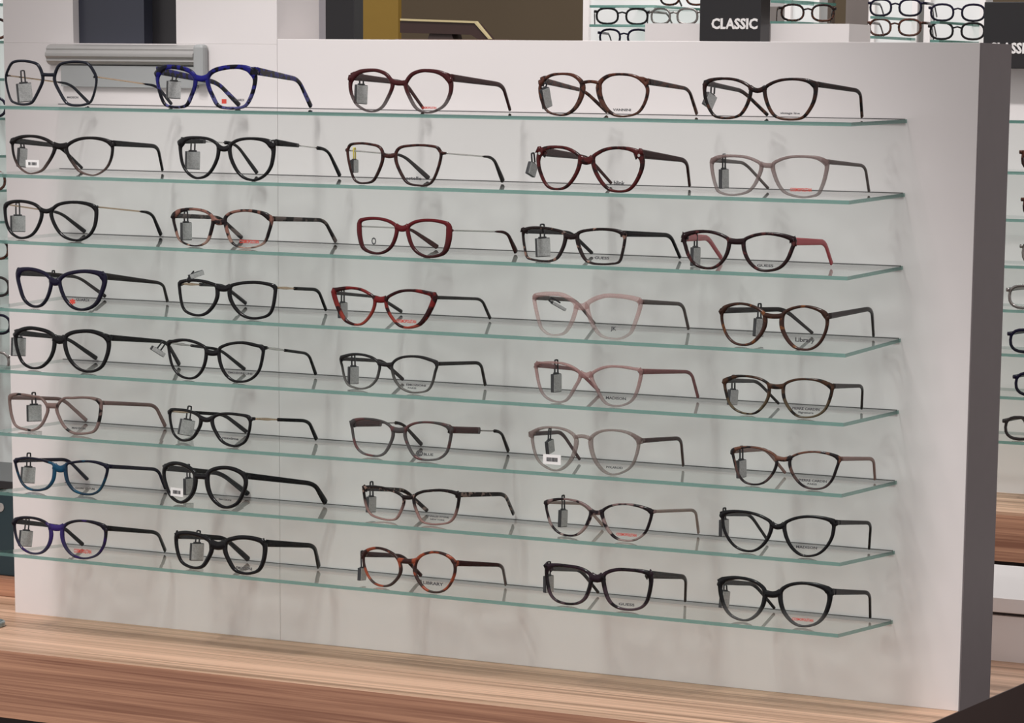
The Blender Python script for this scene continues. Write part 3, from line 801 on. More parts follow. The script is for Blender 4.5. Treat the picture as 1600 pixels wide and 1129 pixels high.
R1 = [
 dict(o=(0,200,5.926), R=[(605,180),(660,130),(740,100),(840,92),(940,105),(1010,135),(1035,180),(1020,290),(970,380),(880,435),(800,430),(730,400),(680,340),(630,260)],
  th=(19,20,9,28,34), L=(108,500,75,430), br=((490,160),(550,168),(608,165),42), rt=((1050,142),(1460,168),(1505,400)), lt=((550,165),(760,370)), w=(46,30,26), style='ac', m='black_beige', tm='black',
  tag=(205,270,80,180,6,205,108), stk=[(300,330,120,66)], label='black to beige gradient eyeglasses with a price sticker, second shelf', tlabel='grey tag behind the price sticker, second shelf far left'),
 dict(o=(265,200,5.714), R=[(530,170),(570,125),(640,100),(740,95),(840,110),(900,150),(920,210),(900,340),(850,420),(780,465),(720,470),(650,445),(590,380),(540,270)],
  th=(18,26,15,26,46), L=(88,430,85,455), br=((415,170),(470,185),(530,170),36), rt=((950,130),(1410,190),(1520,440)), lt=((590,135),(780,405)), w=(50,22,36), style='bk', m='black',
  tag=(205,285,105,165,2,215,100), label='round black eyeglasses with thin silver temple bars, second shelf', tlabel='grey tag in the round black eyeglasses with silver bars'),
 dict(o=(525,205,5.714), R=[(530,190),(570,145),(650,130),(760,125),(880,140),(915,170),(930,220),(900,350),(850,460),(790,495),(700,492),(630,470),(580,400),(530,280)],
  th=(16,20,13,24), L=(95,410,108,478), br=((405,210),(465,222),(525,200),28), rt=((975,197),(1405,232),(1490,455)), lt=((600,212),(825,425)), w=(20,22,42), style='wire', metal='silver', m='brown_red', tm='grey_brown', ew=26,
  tag=(165,310,48,120,0,165,150,'y'), txt=[('estelle',690,420,130,30,'ink_grey')], label='angular brown eyeglasses with thin metal temples, second shelf', tlabel='tag with a bright yellow hook, second shelf'),
 dict(o=(815,210,5.714), R=[(630,215),(680,165),(760,130),(860,120),(970,135),(1040,175),(1070,240),(1060,330),(1010,440),(950,505),(870,522),(780,505),(710,440),(650,330)],
  th=(20,30,16,30,44), L=(142,515,112,510), br=((500,220),(560,235),(630,220),50), rt=((1060,172),(1475,232),(1500,480)), lt=((600,210),(800,450)), w=(70,32,26), style='ac', m='burgundy', tm='burg_temple',
  tag=(92,310,75,120,22,185,170), txt=[('blink',870,435,90,40,'ink_grey')], riv=1, label='red-brown eyeglasses with silver rivets on the corners, second shelf', tlabel='tag swinging left of the red-brown riveted eyeglasses'),
 dict(o=(1090,220,5.714), R=[(665,225),(720,175),(820,145),(930,140),(1050,150),(1120,180),(1150,220),(1130,340),(1095,440),(1060,490),(950,512),(840,495),(760,455),(700,360)],
  th=(18,28,13,28,40), L=(120,565,135,495), br=((555,210),(610,218),(665,215),34), rt=((1170,188),(1495,222),(1530,460)), lt=((420,195),(630,430)), w=(36,24,24), style='ac', m='crystal_rose_grey', tm='grey_rose_temple',
  tag=(235,335,70,180,-2,222,120), txt=[('COSMOPOLITAN',920,437,180,32,'ink_red')], label='translucent rose-grey eyeglasses with red lens print, second shelf', tlabel='tag in the translucent rose-grey eyeglasses, second shelf'),
]
R2 = [
 dict(o=(0,300,5.926), R=[(470,180),(520,125),(600,100),(700,95),(800,110),(870,145),(885,200),(870,320),(820,410),(740,455),(660,455),(580,420),(520,350),(475,250)],
  th=(20,26,15,26,34), L=(38,380,85,430), br=((365,165),(420,176),(475,165),32), rt=((900,138),(1405,190),(1490,400)), lt=((560,190),(785,375)), w=(16,24,38), style='wire', metal='gold', m='black', ew=30,
  tag=(165,290,115,155,1,165,100), label='black eyeglasses with thin gold temples, first on the third shelf', tlabel='grey tag in the black eyeglasses with gold temples, third shelf'),
 dict(o=(255,310,5.714), R=[(545,185),(590,135),(670,112),(770,110),(870,130),(930,165),(960,205),(935,310),(905,390),(850,430),(760,450),(670,440),(600,390),(560,280)],
  th=(17,24,9,26,40), L=(84,440,95,425), br=((430,190),(490,212),(545,195),38), rt=((980,182),(1440,192),(1540,400)), lt=((510,170),(700,350)), w=(38,28,38), style='ac', m='tort_pink', tm='tort_pink_temple',
  tag=(205,290,90,165,0,202,115), txt=[('COSMOPOLITAN',765,385,160,32,'ink_red')], label='pink and black tortoiseshell eyeglasses with clear lower rims, third shelf', tlabel='tag in the pink and black tortoiseshell eyeglasses, third shelf'),
 dict(o=(535,325,5.714), R=[(575,185),(620,135),(700,112),(790,110),(880,125),(935,150),(945,210),(935,310),(900,400),(820,435),(730,435),(650,390),(600,310)],
  th=(20,40,17,28,34), L=(142,478,92,420), br=((465,175),(520,182),(580,172),42), rt=((980,200),(1470,212),(1550,390)), lt=((600,180),(845,355)), w=(16,22,42), style='wire', metal='silver', m='red_thick', tm='burg_temple', ew=26,
  txt=[('O',278,295,46,66,'ink_grey')], label='crimson butterfly eyeglasses with thin silver temples, third shelf', tlabel=''),
 dict(o=(800,335,5.714), R=[(575,190),(610,155),(700,138),(800,132),(910,142),(980,170),(1000,215),(980,340),(950,430),(880,448),(790,452),(700,440),(640,400),(590,290)],
  th=(18,20,14,28,36), L=(92,470,118,430), br=((455,190),(515,198),(575,185),38), rt=((1010,172),(1415,184),(1500,400)), lt=((530,165),(715,355)), w=(46,32,30), style='ac', m='tort_black', tm='black',
  tag=(275,290,112,175,-3,267,88), txt=[('GUESS',800,388,120,24,'ink_grey')], label='rectangular dark tortoiseshell eyeglasses with tag hooked on top, third shelf', tlabel='wide grey tag hooked over the rectangular tortoiseshell eyeglasses'),
 dict(o=(1050,345,5.714), R=[(635,185),(690,145),(770,122),(850,115),(950,125),(1040,150),(1085,185),(1060,270),(1020,360),(950,430),(850,455),(760,440),(690,380),(645,290)],
  th=(20,30,17,28,46), L=(98,505,95,425), br=((500,175),(565,183),(635,175),40), rt=((1100,185),(1365,190),(1425,380)), lt=((320,150),(440,330)), w=(60,42,40), style='ac', m='dark_burg', tm='pink_temple',
  tag=(210,315,72,175,0,210,115), txt=[('GUESS',830,400,140,24,'ink_grey')], label='dark burgundy eyeglasses with pink temples', tlabel='tag in the dark burgundy eyeglasses with pink temples'),
]
R3 = [
 dict(o=(0,405,5.714), R=[(525,190),(570,145),(650,118),(750,108),(850,120),(910,150),(925,210),(900,300),(860,390),(800,440),(720,458),(640,435),(580,370),(540,280)],
  th=(24,32,17,26,52), L=(152,450,88,425), br=((440,190),(490,203),(540,190),48), rt=((940,152),(1455,212),(1495,380)), lt=((700,155),(940,330)), w=(50,22,28), style='ac', m='navy_dark', tm='grey_brown',
  tag=(478,170,62,70,0,485,102), txt=[('GUARDI',735,362,105,26,'ink_grey'),('✱',645,378,50,50,'ink_red')], label='midnight navy cat-eye eyeglasses with red logo on lens, fourth shelf', tlabel='black hook tag standing over the bridge of midnight navy eyeglasses'),
 dict(o=(260,415,5.714), R=[(565,190),(620,165),(700,152),(800,150),(900,165),(960,190),(965,240),(945,370),(910,440),(840,470),(750,475),(670,445),(600,370),(560,280)],
  th=(20,24,17,28,30), L=(108,450,130,450), br=((440,195),(500,203),(565,195),42), rt=((980,197),(1355,212),(1425,395)), lt=((510,175),(710,335)), w=(36,26,30), style='gf', metal='gold', m='black', ew=36,
  tag=(265,80,150,44,-18,150,135), label='square black eyeglasses with gold hinge bars, fourth shelf', tlabel='tag lifted flat above the square black eyeglasses, fourth shelf'),
 dict(o=(505,435,5.714), R=[(560,185),(620,140),(700,112),(800,108),(900,125),(975,150),(985,185),(950,280),(900,370),(840,430),(750,452),(670,430),(600,350),(560,260)],
  th=(18,42,15,24,52), L=(88,455,85,425), br=((445,185),(500,188),(560,185),42), rt=((1010,170),(1415,182),(1490,360)), lt=((500,165),(700,295)), w=(28,22,28), style='ac', m='red_cat', tm='grey_brown', ew=46,
  tag=(175,280,72,145,0,182,100), txt=[('COSMOPOLITAN',740,382,165,30,'ink_red')], label='bright red cat-eye eyeglasses with brown temples', tlabel='tag in the bright red cat-eye eyeglasses'),
 dict(o=(815,445,5.714), R=[(580,180),(640,130),(740,98),(850,100),(950,112),(1035,135),(1055,170),(1035,260),(985,400),(950,450),(860,490),(720,470),(650,400),(600,290)],
  th=(28,30,12,32,40), L=(108,480,80,455), br=((480,170),(530,195),(585,180),46), rt=((1080,152),(1440,170),(1490,400)), lt=((480,135),(650,390)), w=(38,28,28), style='ac', m='clear_pink', tm='grey_rose_temple',
  tag=(330,188,130,26,28,215,118), txt=[('JK',818,395,46,44,'ink_grey')], label='colourless pink-tinted square eyeglasses, fourth shelf', tlabel='tag turned edge-on in the pale pink-tinted eyeglasses, fourth shelf'),
 dict(o=(1105,460,5.714), R=[(665,190),(710,145),(790,115),(880,108),(970,130),(1040,170),(1065,230),(1050,330),(1000,430),(930,485),(850,495),(770,470),(700,390),(660,290)],
  th=(16,24,15,32,34), L=(122,510,82,465), br=((500,185),(580,193),(660,185),34), rt=((1085,195),(1470,122),(1485,370)), lt=((690,130),(940,345)), w=(46,34,26), style='ac', m='brown_tort', tm='grey_brown', ty=0.045,
  tag=(460,290,85,170,4,495,85), txt=[('Library',870,412,160,50,'ink_grey')], label='round brown tortoiseshell eyeglasses with tag over the bridge, fourth shelf', tlabel='tag hooked near the bridge of round brown eyeglasses, fourth shelf'),
]
R4 = [
 dict(o=(0,500,5.714), R=[(575,160),(620,120),(700,102),(800,100),(890,125),(950,165),(965,230),(945,330),(900,420),(830,460),(760,462),(690,435),(620,360),(580,260)],
  th=(24,28,16,28,36), L=(132,480,72,435), br=((465,165),(520,178),(575,165),50), rt=((990,158),(1490,192),(1600,396)), lt=((600,160),(860,340)), w=(46,26,38), style='ac', m='black',
  tag=(165,235,105,170,3,190,110), label='large glossy black eyeglasses, first on the fifth shelf', tlabel='dark tag in the large glossy black eyeglasses, fifth shelf'),
 dict(o=(230,515,5.714), R=[(635,180),(690,140),(770,120),(860,118),(960,140),(1025,165),(1020,260),(990,370),(930,440),(850,470),(760,460),(690,400),(645,300)],
  th=(18,22,15,24,36), L=(182,520,92,440), br=((515,195),(575,208),(635,190),38), rt=((1065,162),(1440,212),(1505,395)), lt=((650,175),(870,352)), w=(24,22,32), style='gf', metal='silver', m='black', ew=34,
  tag=(95,192,120,40,32,180,120), txt=[('EMOZIONI LINE',830,388,200,18,'ink_grey')], label='black eyeglasses with silver hinge bars and swept corners, fifth shelf', tlabel='tag swung out left of the black silver-barred eyeglasses, fifth shelf'),
 dict(o=(515,540,5.714), R=[(550,170),(600,120),(680,98),(780,98),(870,120),(950,160),(935,240),(910,340),(870,405),(800,425),(720,425),(640,390),(580,320),(555,240)],
  th=(16,18,12,20,30), L=(92,440,76,390), br=((425,160),(490,168),(550,170),28), rt=((970,162),(1350,150),(1390,350)), lt=((475,135),(655,300)), w=(30,26,30), style='ac', m='grey_grad', tm='grey_brown',
  tag=(212,260,88,165,1,208,80), txt=[('EMOZIONI',770,352,160,18,'ink_grey'),('PARIS',735,378,70,14,'ink_grey')], label='charcoal to clear gradient eyeglasses, middle of the fifth shelf', tlabel='light grey tag in the charcoal gradient eyeglasses, fifth shelf'),
 dict(o=(815,545,5.714), R=[(620,225),(690,180),(780,158),(880,160),(980,175),(1055,195),(1055,260),(1020,390),(970,470),(880,510),(780,505),(720,460),(660,350),(625,280)],
  th=(16,26,11,28,38), L=(122,520,122,485), br=((510,220),(570,236),(630,225),42), rt=((1080,202),(1515,203),(1575,430)), lt=((490,180),(690,450)), w=(42,26,30), style='ac', m='clear_rose', tm='rose_temple',
  tag=(310,300,85,175,-1,300,98), txt=[('MADISON',840,440,170,26,'ink_grey')], label='translucent rose pink eyeglasses, fifth shelf', tlabel='tag hooked over the translucent rose pink eyeglasses, fifth shelf'),
 dict(o=(1110,570,5.714), R=[(650,190),(700,150),(780,130),(870,128),(970,142),(1050,180),(1080,215),(1060,310),(1020,400),(950,455),(850,475),(760,455),(690,380),(650,290)],
  th=(15,24,12,24,38), L=(122,520,100,440), br=((510,195),(580,193),(650,190),34), rt=((1100,190),(1360,186),(1350,390)), lt=((420,145),(610,345)), w=(40,26,22), style='ac', m='olive_tort', tm='grey_brown',
  tag=(200,285,80,145,4,215,95), txt=[('PIERRE CARDIN',850,392,235,22,'ink_grey'),('Signature',850,428,130,22,'ink_grey')], label='olive brown tortoiseshell eyeglasses, right end of the fifth shelf', tlabel='tag in the olive brown tortoiseshell eyeglasses, fifth shelf'),
]
R5 = [
 dict(o=(0,600,5.714), R=[(500,215),(560,132),(640,124),(740,120),(830,130),(890,168),(890,260),(870,360),(830,430),(740,450),(650,445),(580,400),(530,320)],
  th=(15,24,15,22,34), L=(78,420,90,415), br=((405,190),(455,190),(505,190),36), rt=((920,167),(1385,186),(1475,390)), lt=((560,130),(770,330)), w=(32,28,34), style='ac', m='rose_brown_clear', tm='rose_brown_temple',
  tag=(305,255,110,155,0,300,75), txt=[('MADISON',700,393,110,18,'ink_grey')], label='translucent rosy brown eyeglasses with black flecks on the brow', tlabel='tag hooked over the translucent rosy brown eyeglasses, sixth shelf'),
 dict(o=(245,620,5.714), R=[(490,190),(540,160),(620,150),(720,158),(800,175),(825,215),(815,310),(780,400),(710,440),(640,435),(570,395),(520,320),(490,250)],
  th=(18,20,15,26,30), L=(108,385,112,400), br=((385,185),(435,203),(485,190),34), rt=((870,195),(1355,212),(1425,375)), lt=((600,155),(800,310)), w=(26,26,34), style='gf', metal='gold', m='black', ew=32,
  tag=(265,270,108,150,12,322,90), txt=[('maxima',655,370,130,22,'ink_grey')], label='small black eyeglasses with gold hinge bars, sixth shelf', tlabel='tag slanting in the small black eyeglasses, sixth shelf'),
 dict(o=(530,640,5.714), R=[(600,160),(660,125),(750,112),(850,118),(940,140),(990,180),(985,270),(955,380),(890,440),(800,455),(710,445),(650,400),(600,300),(580,220)],
  th=(14,22,14,24,40), L=(108,475,82,415), br=((465,165),(530,183),(590,165),38), rt=((1010,180),(1445,190),(1510,380)), lt=((560,115),(735,310)), w=(52,22,36), style='plaque', m='grey_rose', tm='dull_burg',
  txt=[('©',715,388,60,60,'ink_grey'),('BLUE',795,400,80,24,'ink_grey')], label='grey translucent eyeglasses with burgundy temple plaques', tlabel=''),
 dict(o=(805,655,5.714), R=[(670,180),(720,125),(800,100),(900,100),(1000,120),(1075,165),(1095,220),(1080,310),(1040,410),(970,470),(870,498),(790,470),(720,390),(680,290)],
  th=(14,24,12,32,30), L=(147,540,72,460), br=((530,165),(600,150),(665,170),26), rt=((1150,190),(1480,166),(1500,410)), lt=((415,112),(575,355)), w=(36,30,28), style='ac', m='clear_round', tm='mauve_dark',
  tag=(310,240,60,125,-12,262,78), stk=[(328,358,160,88)], txt=[('POLAROID',885,430,140,20,'ink_grey')], label='round clear beige eyeglasses with a large white sticker', tlabel='tag above the white sticker of the round clear eyeglasses'),
 dict(o=(1120,680,5.714), R=[(650,215),(690,180),(770,155),(870,148),(970,160),(1050,185),(1085,220),(1060,310),(1020,410),(950,475),(850,485),(760,455),(690,380),(650,290)],
  th=(13,22,12,22,34), L=(137,530,105,440), br=((520,205),(590,213),(655,205),32), rt=((1110,210),(1400,207),(1412,395)), lt=((440,122),(610,335)), w=(34,28,26), style='ac', m='peach_tort', tm='peach_temple',
  tag=(220,295,74,170,-3,195,95), txt=[('PIERRE CARDIN',855,405,240,22,'ink_grey'),('PARIS',850,435,80,16,'ink_grey')], label='peach and dark tortoiseshell eyeglasses, right end of the sixth shelf', tlabel='tag in the peach and dark tortoiseshell eyeglasses, sixth shelf'),
]
R6 = [
 dict(o=(0,695,5.714), R=[(580,185),(630,160),(720,148),(820,150),(900,170),(950,200),(940,280),(900,380),(850,430),(780,445),(700,430),(640,395),(590,310)],
  th=(15,20,15,26,34), L=(132,480,117,410), br=((455,195),(515,212),(580,195),46), rt=((970,192),(1410,216),(1480,440)), lt=((605,128),(780,305)), w=(32,26,36), style='ac', m='navy_teal', tm='navy_dark',
  tag=(250,265,104,150,5,265,75), txt=[('GIANNI VENTURI',755,388,160,18,'ink_grey')], label='dark blue eyeglasses with a teal bridge, second shelf from bottom', tlabel='tag hooked over the dark blue eyeglasses with teal bridge'),
 dict(o=(240,710,5.714), R=[(470,200),(500,150),(570,122),(660,120),(740,145),(800,190),(815,260),(790,350),(740,440),(660,478),(590,465),(520,400),(480,310)],
  th=(24,28,19,32,34), L=(84,365,78,430), br=((360,185),(415,193),(465,190),38), rt=((840,192),(1435,260),(1535,440)), lt=((600,165),(840,350)), w=(48,34,50), style='ac', m='black', 
  tag=(312,280,76,155,0,340,92), stk=[(207,335,110,76)], txt=[('EMOZIONI',635,403,100,14,'ink_grey')], label='chunky round black eyeglasses with white price sticker on lens', tlabel='tag right of the white sticker in the chunky black eyeglasses'),
 dict(o=(545,740,5.714), R=[(580,200),(640,165),(720,152),(820,148),(920,165),(972,195),(968,280),(940,380),(890,440),(800,458),(710,455),(640,425),(595,330),(575,260)],
  th=(18,22,12,22,40), L=(127,485,117,415), br=((475,210),(530,213),(580,205),28), rt=((990,187),(1395,180),(1470,355)), lt=((500,145),(700,335)), w=(40,30,34), style='ac', m='tort_rose', tm='tort_temple', fold=1,
  tag=(200,270,78,150,3,235,75), txt=[('CHARLES STONE',790,382,190,16,'ink_grey'),('NEW YORK',790,410,120,14,'ink_grey')], label='rectangular eyeglasses, dark speckled above and rose below, second lowest shelf', tlabel='tag in the dark speckled and rose rectangular eyeglasses'),
 dict(o=(835,760,5.714), R=[(600,225),(660,180),(740,160),(840,160),(940,180),(1015,210),(1040,240),(1020,330),(980,420),(900,480),(810,490),(720,465),(650,390),(610,300)],
  th=(12,22,12,28,38), L=(98,500,112,440), br=((490,220),(550,233),(610,225),32), rt=((1080,222),(1440,207),(1465,410)), lt=((440,150),(610,370)), w=(26,24,28), style='ac', m='pink_black', tm='beige_temple', ew=36,
  tag=(255,280,66,165,3,250,78), txt=[('COSMOPOLITAN',820,430,170,26,'ink_red')], label='pink and black mottled eyeglasses with beige temples, second lowest shelf', tlabel='upright tag in the pink and black mottled eyeglasses'),
 dict(o=(1105,780,5.714), R=[(685,225),(740,185),(830,160),(930,155),(1040,170),(1115,200),(1125,250),(1105,350),(1050,440),(980,495),(890,512),(810,490),(740,420),(695,320)],
  th=(18,26,14,28,42), L=(132,570,108,465), br=((560,225),(620,243),(685,225),38), rt=((1170,207),(1462,207),(1445,450)), lt=((385,135),(540,370)), w=(38,28,26), style='ac', m='black',
  tag=(150,250,70,160,0,160,78), txt=[('MADISON',885,428,180,24,'ink_grey')], label='black cat-eye eyeglasses, right end of the second lowest shelf', tlabel='tag at the left edge of the black cat-eye eyeglasses'),
]
R7 = [
 dict(o=(0,795,5.714), R=[(555,175),(600,130),(680,108),(770,110),(860,130),(925,165),(938,220),(920,330),(870,410),(800,445),(720,450),(640,420),(580,350),(550,260)],
  th=(16,22,13,28,38), L=(122,450,77,410), br=((435,160),(500,168),(560,160),42), rt=((960,172),(1410,208),(1475,370)), lt=((565,160),(740,325)), w=(40,28,34), style='ac', m='navy_purple', tm='black',
  tag=(230,260,98,150,7,262,92), txt=[('COSMOPOLITAN',735,377,140,36,'ink_red')], label='dark blue eyeglasses with a purple bridge, first on the lowest shelf', tlabel='tag in the dark blue eyeglasses with purple bridge'),
 dict(o=(255,815,5.714), R=[(555,180),(620,150),(700,140),(800,150),(880,180),(902,230),(890,340),(850,430),(780,462),(700,462),(630,430),(580,350),(545,260)],
  th=(28,30,18,32,40), L=(108,425,100,425), br=((425,200),(485,212),(550,195),58), rt=((920,192),(1350,212),(1390,405)), lt=((550,145),(760,340)), w=(55,34,46), style='ac', m='black', 
  tag=(300,265,100,165,4,335,85), txt=[('EMOZIONI',720,415,130,26,'ink_grey')], label='thick square black eyeglasses, second on the lowest shelf', tlabel='tag in the thick square black eyeglasses, lowest shelf'),
 dict(o=(540,840,5.714), R=[(620,220),(660,165),(730,135),(810,130),(890,155),(950,200),(970,260),(960,340),(915,430),(850,480),(770,485),(700,455),(640,380),(610,300)],
  th=(16,22,14,26,26), L=(152,485,92,440), br=((470,200),(545,208),(615,205),36), rt=((1000,228),(1400,242),(1430,415)), lt=((510,160),(675,340)), w=(45,28,30), style='ac', m='red_round', tm='burg_temple',
  tag=(148,320,58,120,4,165,120), txt=[('LIBRARY',780,408,165,28,'ink_grey')], label='round reddish tortoiseshell eyeglasses, middle of the lowest shelf', tlabel='narrow tag beside the round reddish tortoiseshell eyeglasses'),
 dict(o=(830,865,5.714), R=[(640,200),(690,160),(770,142),(870,145),(970,155),(1045,180),(1065,240),(1050,350),(1020,440),(960,490),(860,502),(760,480),(690,420),(650,310)],
  th=(22,28,16,30,44), L=(132,530,102,455), br=((515,200),(580,218),(640,200),56), rt=((1070,187),(1382,205),(1375,430)), lt=((440,140),(600,350)), w=(60,36,26), style='ac', m='purple_tort', tm='grey_brown',
  tag=(155,265,80,160,0,170,72), txt=[('GUESS',850,452,135,24,'ink_grey')], label='square plum tortoiseshell eyeglasses on the lowest shelf', tlabel='tag in the square plum tortoiseshell eyeglasses'),
 dict(o=(1105,890,5.714), R=[(650,200),(700,150),(780,125),(880,122),(980,140),(1065,175),(1090,220),(1080,310),(1040,410),(970,480),(870,505),(780,485),(700,410),(655,310)],
  th=(20,34,14,32,52), L=(110,510,72,460), br=((500,205),(570,218),(650,205),46), rt=((1130,197),(1452,202),(1455,430)), lt=((420,125),(600,350)), w=(48,30,26), style='ac', m='black_clear', tm='black',
  tag=(155,260,75,160,7,175,135), txt=[('COSMOPOLITAN',850,445,180,26,'ink_red')], label='black-topped eyeglasses with clear grey outer rims, right end of lowest shelf', tlabel='tag in the black and clear grey eyeglasses, lowest shelf'),
]
for row, data in enumerate([R0, R1, R2, R3, R4, R5, R6, R7]):
    for g in data:
        glasses(row, g)

# ------------------------------------------------------------------ background: units, signs, bays
def spec_mesh(name, wide, mat_i=0):
    """plain eyeglasses, one mesh, for the displays far behind (local y back, z up, origin between the lenses on the shelf)"""
    mb = MB()
    a, hgt = wide * 0.5, 0.038
    for sd in (-1, 1):
        C = []
        for i in range(20):
            t = 2 * math.pi * i / 20
            C.append((sd * (0.036) + 0.026 * math.copysign(abs(math.cos(t)) ** 0.8, math.cos(t)), 0.0205 + 0.0185 * math.copysign(abs(math.sin(t)) ** 0.8, math.sin(t))))
        rim(mb, C, sd, lambda q: 0.0052, 0.0034)
        sweep(mb, [(sd * 0.062, 0.003, 0.031), (sd * 0.067, 0.006, 0.031), (sd * 0.067, 0.05, 0.031), (sd * 0.066, 0.092, 0.030), (sd * 0.066, 0.105, 0.024), (sd * 0.065, 0.126, 0.003)],
              [(0.0035, 0.0018)] * 3 + [(0.003, 0.0016), (0.0026, 0.0015), (0.0030, 0.0015)], sides=6)
    sweep(mb, [(-0.011, 0.0018, 0.027), (0, 0.0018, 0.030), (0.011, 0.0018, 0.027)], [(0.0022, 0.0017)] * 3, lat=(0, 1, 0), sides=6)
    return mb

far_mats = [_FM['black'], _FM['dark_tort'], _FM['grey_brown'], _FM['navy_dark'], M['gun'], _FM['brown']]
_far = []
for fmt in far_mats:
    o = spec_mesh('display_eyeglasses', 0.134).build('display_eyeglasses', fmt, None, smooth=True)
    _far.append(o)
_used = [False] * len(_far)
def far_glasses(i, loc, rz, label, group):
    i %= len(_far)
    o = _far[i] if not _used[i] else _far[i].copy()
    if _used[i]: COL.objects.link(o)
    _used[i] = True
    o.location = (loc[0], loc[1], loc[2] + 0.0008); o.rotation_euler = (0, 0, rz)
    tag(o, label, 'eyeglasses', group)
    return o

YB = 1.96
ub = unit(-0.80, 0.70, YB, 'white display unit with wooden base seen past the right edge of the panel')
uc_x0 = at_y(1008, 38, YB).x; uc_x1 = at_y(1327, 36, YB).x
uc = tag(empty('display_unit', ((uc_x0 + uc_x1) / 2, YB, -0.9)), 'white display unit whose top edge shows on both sides of the black sign', 'display unit', 'display units across the aisle')
zt = at_y(1260, 37, YB).z
b = MB(); b.box((uc_x0, YB, 0), (uc_x1, YB + T, zt)); child(b, 'back_panel', M['white2'], uc)
b = MB(); b.box((uc_x0 - 0.1, YB - 0.25, -0.9), (uc_x1 - 0.02, YB + 0.3, 0)); child(b, 'wooden_base', M['wood_front'], uc)
zb8 = [0.625, 0.544, 0.462, 0.384, 0.307, 0.232, 0.158, 0.083]
xl8 = [1596, 1588, 1593, 1594, 1575, 1579, 1590, 1576]
for k, z in enumerate(zb8):
    zz = at_y(1590, [188, 268, 342, 415, 484, 553, 620, 690][k], YB - 0.153).z
    b = MB(); b.box((-0.77, YB - 0.153, zz - 0.005), (0.62, YB - 0.0003, zz), fm=[0, 0, 1, 1, 1, 1])
    o = b.build('glass_shelf', [M['glass'], M['glass_edge']], None)
    tag(o, 'glass shelf on the display unit past the right panel edge, %s of eight' % ORD[k], 'shelf', 'glass shelves on the unit behind')
    X = at_y(xl8[k], 300, YB - 0.14).x
    far_glasses(k * 5 + (k // 2), (X + 0.068, YB - 0.138, zz), 0.0, 'eyeglasses cut off by the right picture edge, shelf %s of the unit behind' % ORD[k], 'eyeglasses on the unit behind')

def sign(x0, x1, ztop, zbot, Y, tx0, tx1, ty, th_, label):
    s = tag(empty('sign_box', ((x0 + x1) / 2, Y, zbot)), label, 'sign', 'black category signs')
    b = MB(); b.box((x0, Y, zbot), (x1, Y + 0.04, ztop)); child(b, 'board', M['black'], s, 0.001)
    p0 = at_y(tx0, ty, Y); p1 = at_y(tx1, ty, Y)
    text_mesh('lettering', 'CLASSIC', p1.x - p0.x, M['letter'], s, (p0.x + p1.x) / 2 * Vector((1, 0, 0)) - Vector((s.location.x, 0.0006, s.location.z)) + Vector((0, 0, p0.z)),
              depth=0.0008, hmax=th_, bold=0.035)
Y1 = YB - 0.05
mp1 = (at_y(1150, 40, Y1) - CAM).length / F_PX
sign(at_y(1093, 40, Y1).x, at_y(1188, 40, Y1).x, 1.05, at_y(1150, 64.5, Y1).z, Y1, 1112, 1184, 37, 16.5 * mp1, 'black category sign reading CLASSIC above the panel')
sign(at_y(1537, 40, Y1).x, at_y(1537, 40, Y1).x + 0.35, at_y(1560, 3, Y1).z, at_y(1590, 107, Y1).z, Y1, 1545, 1615, 75, 16 * mp1, 'black category sign at the top right corner, partly hidden')

# lavender grey pillar, black panel and ochre panel behind the pylon of the main panel
def slab(name, x0p, x1p, Y, z0, z1, mat, label, cat, depth=0.02, yref=30, kind=None):
    b = MB(); b.box((at_y(x0p, yref, Y).x, Y, z0), (at_y(x1p, yref, Y).x, Y + depth, z1))
    return tag(b.build(name, mat, None, 0.001), label, cat, kind=kind)
slab('grey_column', 425, 499, 1.3, -0.9, 2.0, plain('lavender_grey_paint', (0.40, 0.38, 0.41), 0.6), 'light grey column behind the panel right of the pylon', 'column')
slab('black_panel', 490, 553, 3.0, -0.9, 2.2, M['black'], 'black vertical panel between the grey column and ochre wall', 'panel', 0.04)
slab('ochre_panel', 550, 622, 5.2, -0.9, 2.6, plain('ochre_paint', (0.26, 0.155, 0.022), 0.7, noise=0.04), 'mustard ochre wall panel beside the black panel', 'panel')
# dark framed mirror lying tilted with a cream edge
Ym = 4.3
mr_ = tag(empty('tilted_mirror', tuple(at_y(700, 60, Ym))), 'dark tilted table mirror with a thin cream edge before the olive wall', 'mirror')
def poly(name, pts, Y, d, mat, par):
    w_ = [at_y(x, y, Y) for x, y in pts]; n = len(w_)
    b = MB(); b.add([(p.x, Y, p.z) for p in w_] + [(p.x, Y + d, p.z) for p in w_],
                    [tuple(range(n)), tuple(range(2 * n - 1, n - 1, -1))] + [(i, i + n, (i + 1) % n + n, (i + 1) % n) for i in range(n)])
    return child(b, name, mat, par)
cream = plain('cream_edge', (0.55, 0.46, 0.26), 0.5)
poly('frame_edge', [(625, 29), (743, 33), (766, 61), (763, 61), (741, 36), (625, 32)], Ym, 0.012, cream, mr_)
poly('mirror_back', [(625, 33), (741, 36.5), (762, 61), (746, 61), (735, 54), (625, 51)], Ym + 0.004, 0.04, M['dark_end'], mr_)
poly('stand', [(672, 50), (705, 51), (708, 61.5), (668, 61.5)], Ym + 0.010, 0.05, M['dark'], mr_)
b = MB(); b.box((at_y(622, 60, Ym).x, Ym - 0.02, -0.9), (at_y(800, 60, Ym).x, Ym + 0.12, at_y(700, 61.5, Ym).z)); tag(b.build('side_table', plain('brown_table', (0.16, 0.10, 0.08), 0.6), None, 0.002), 'brown table below the tilted dark mirror in front of the olive wall', 'table')

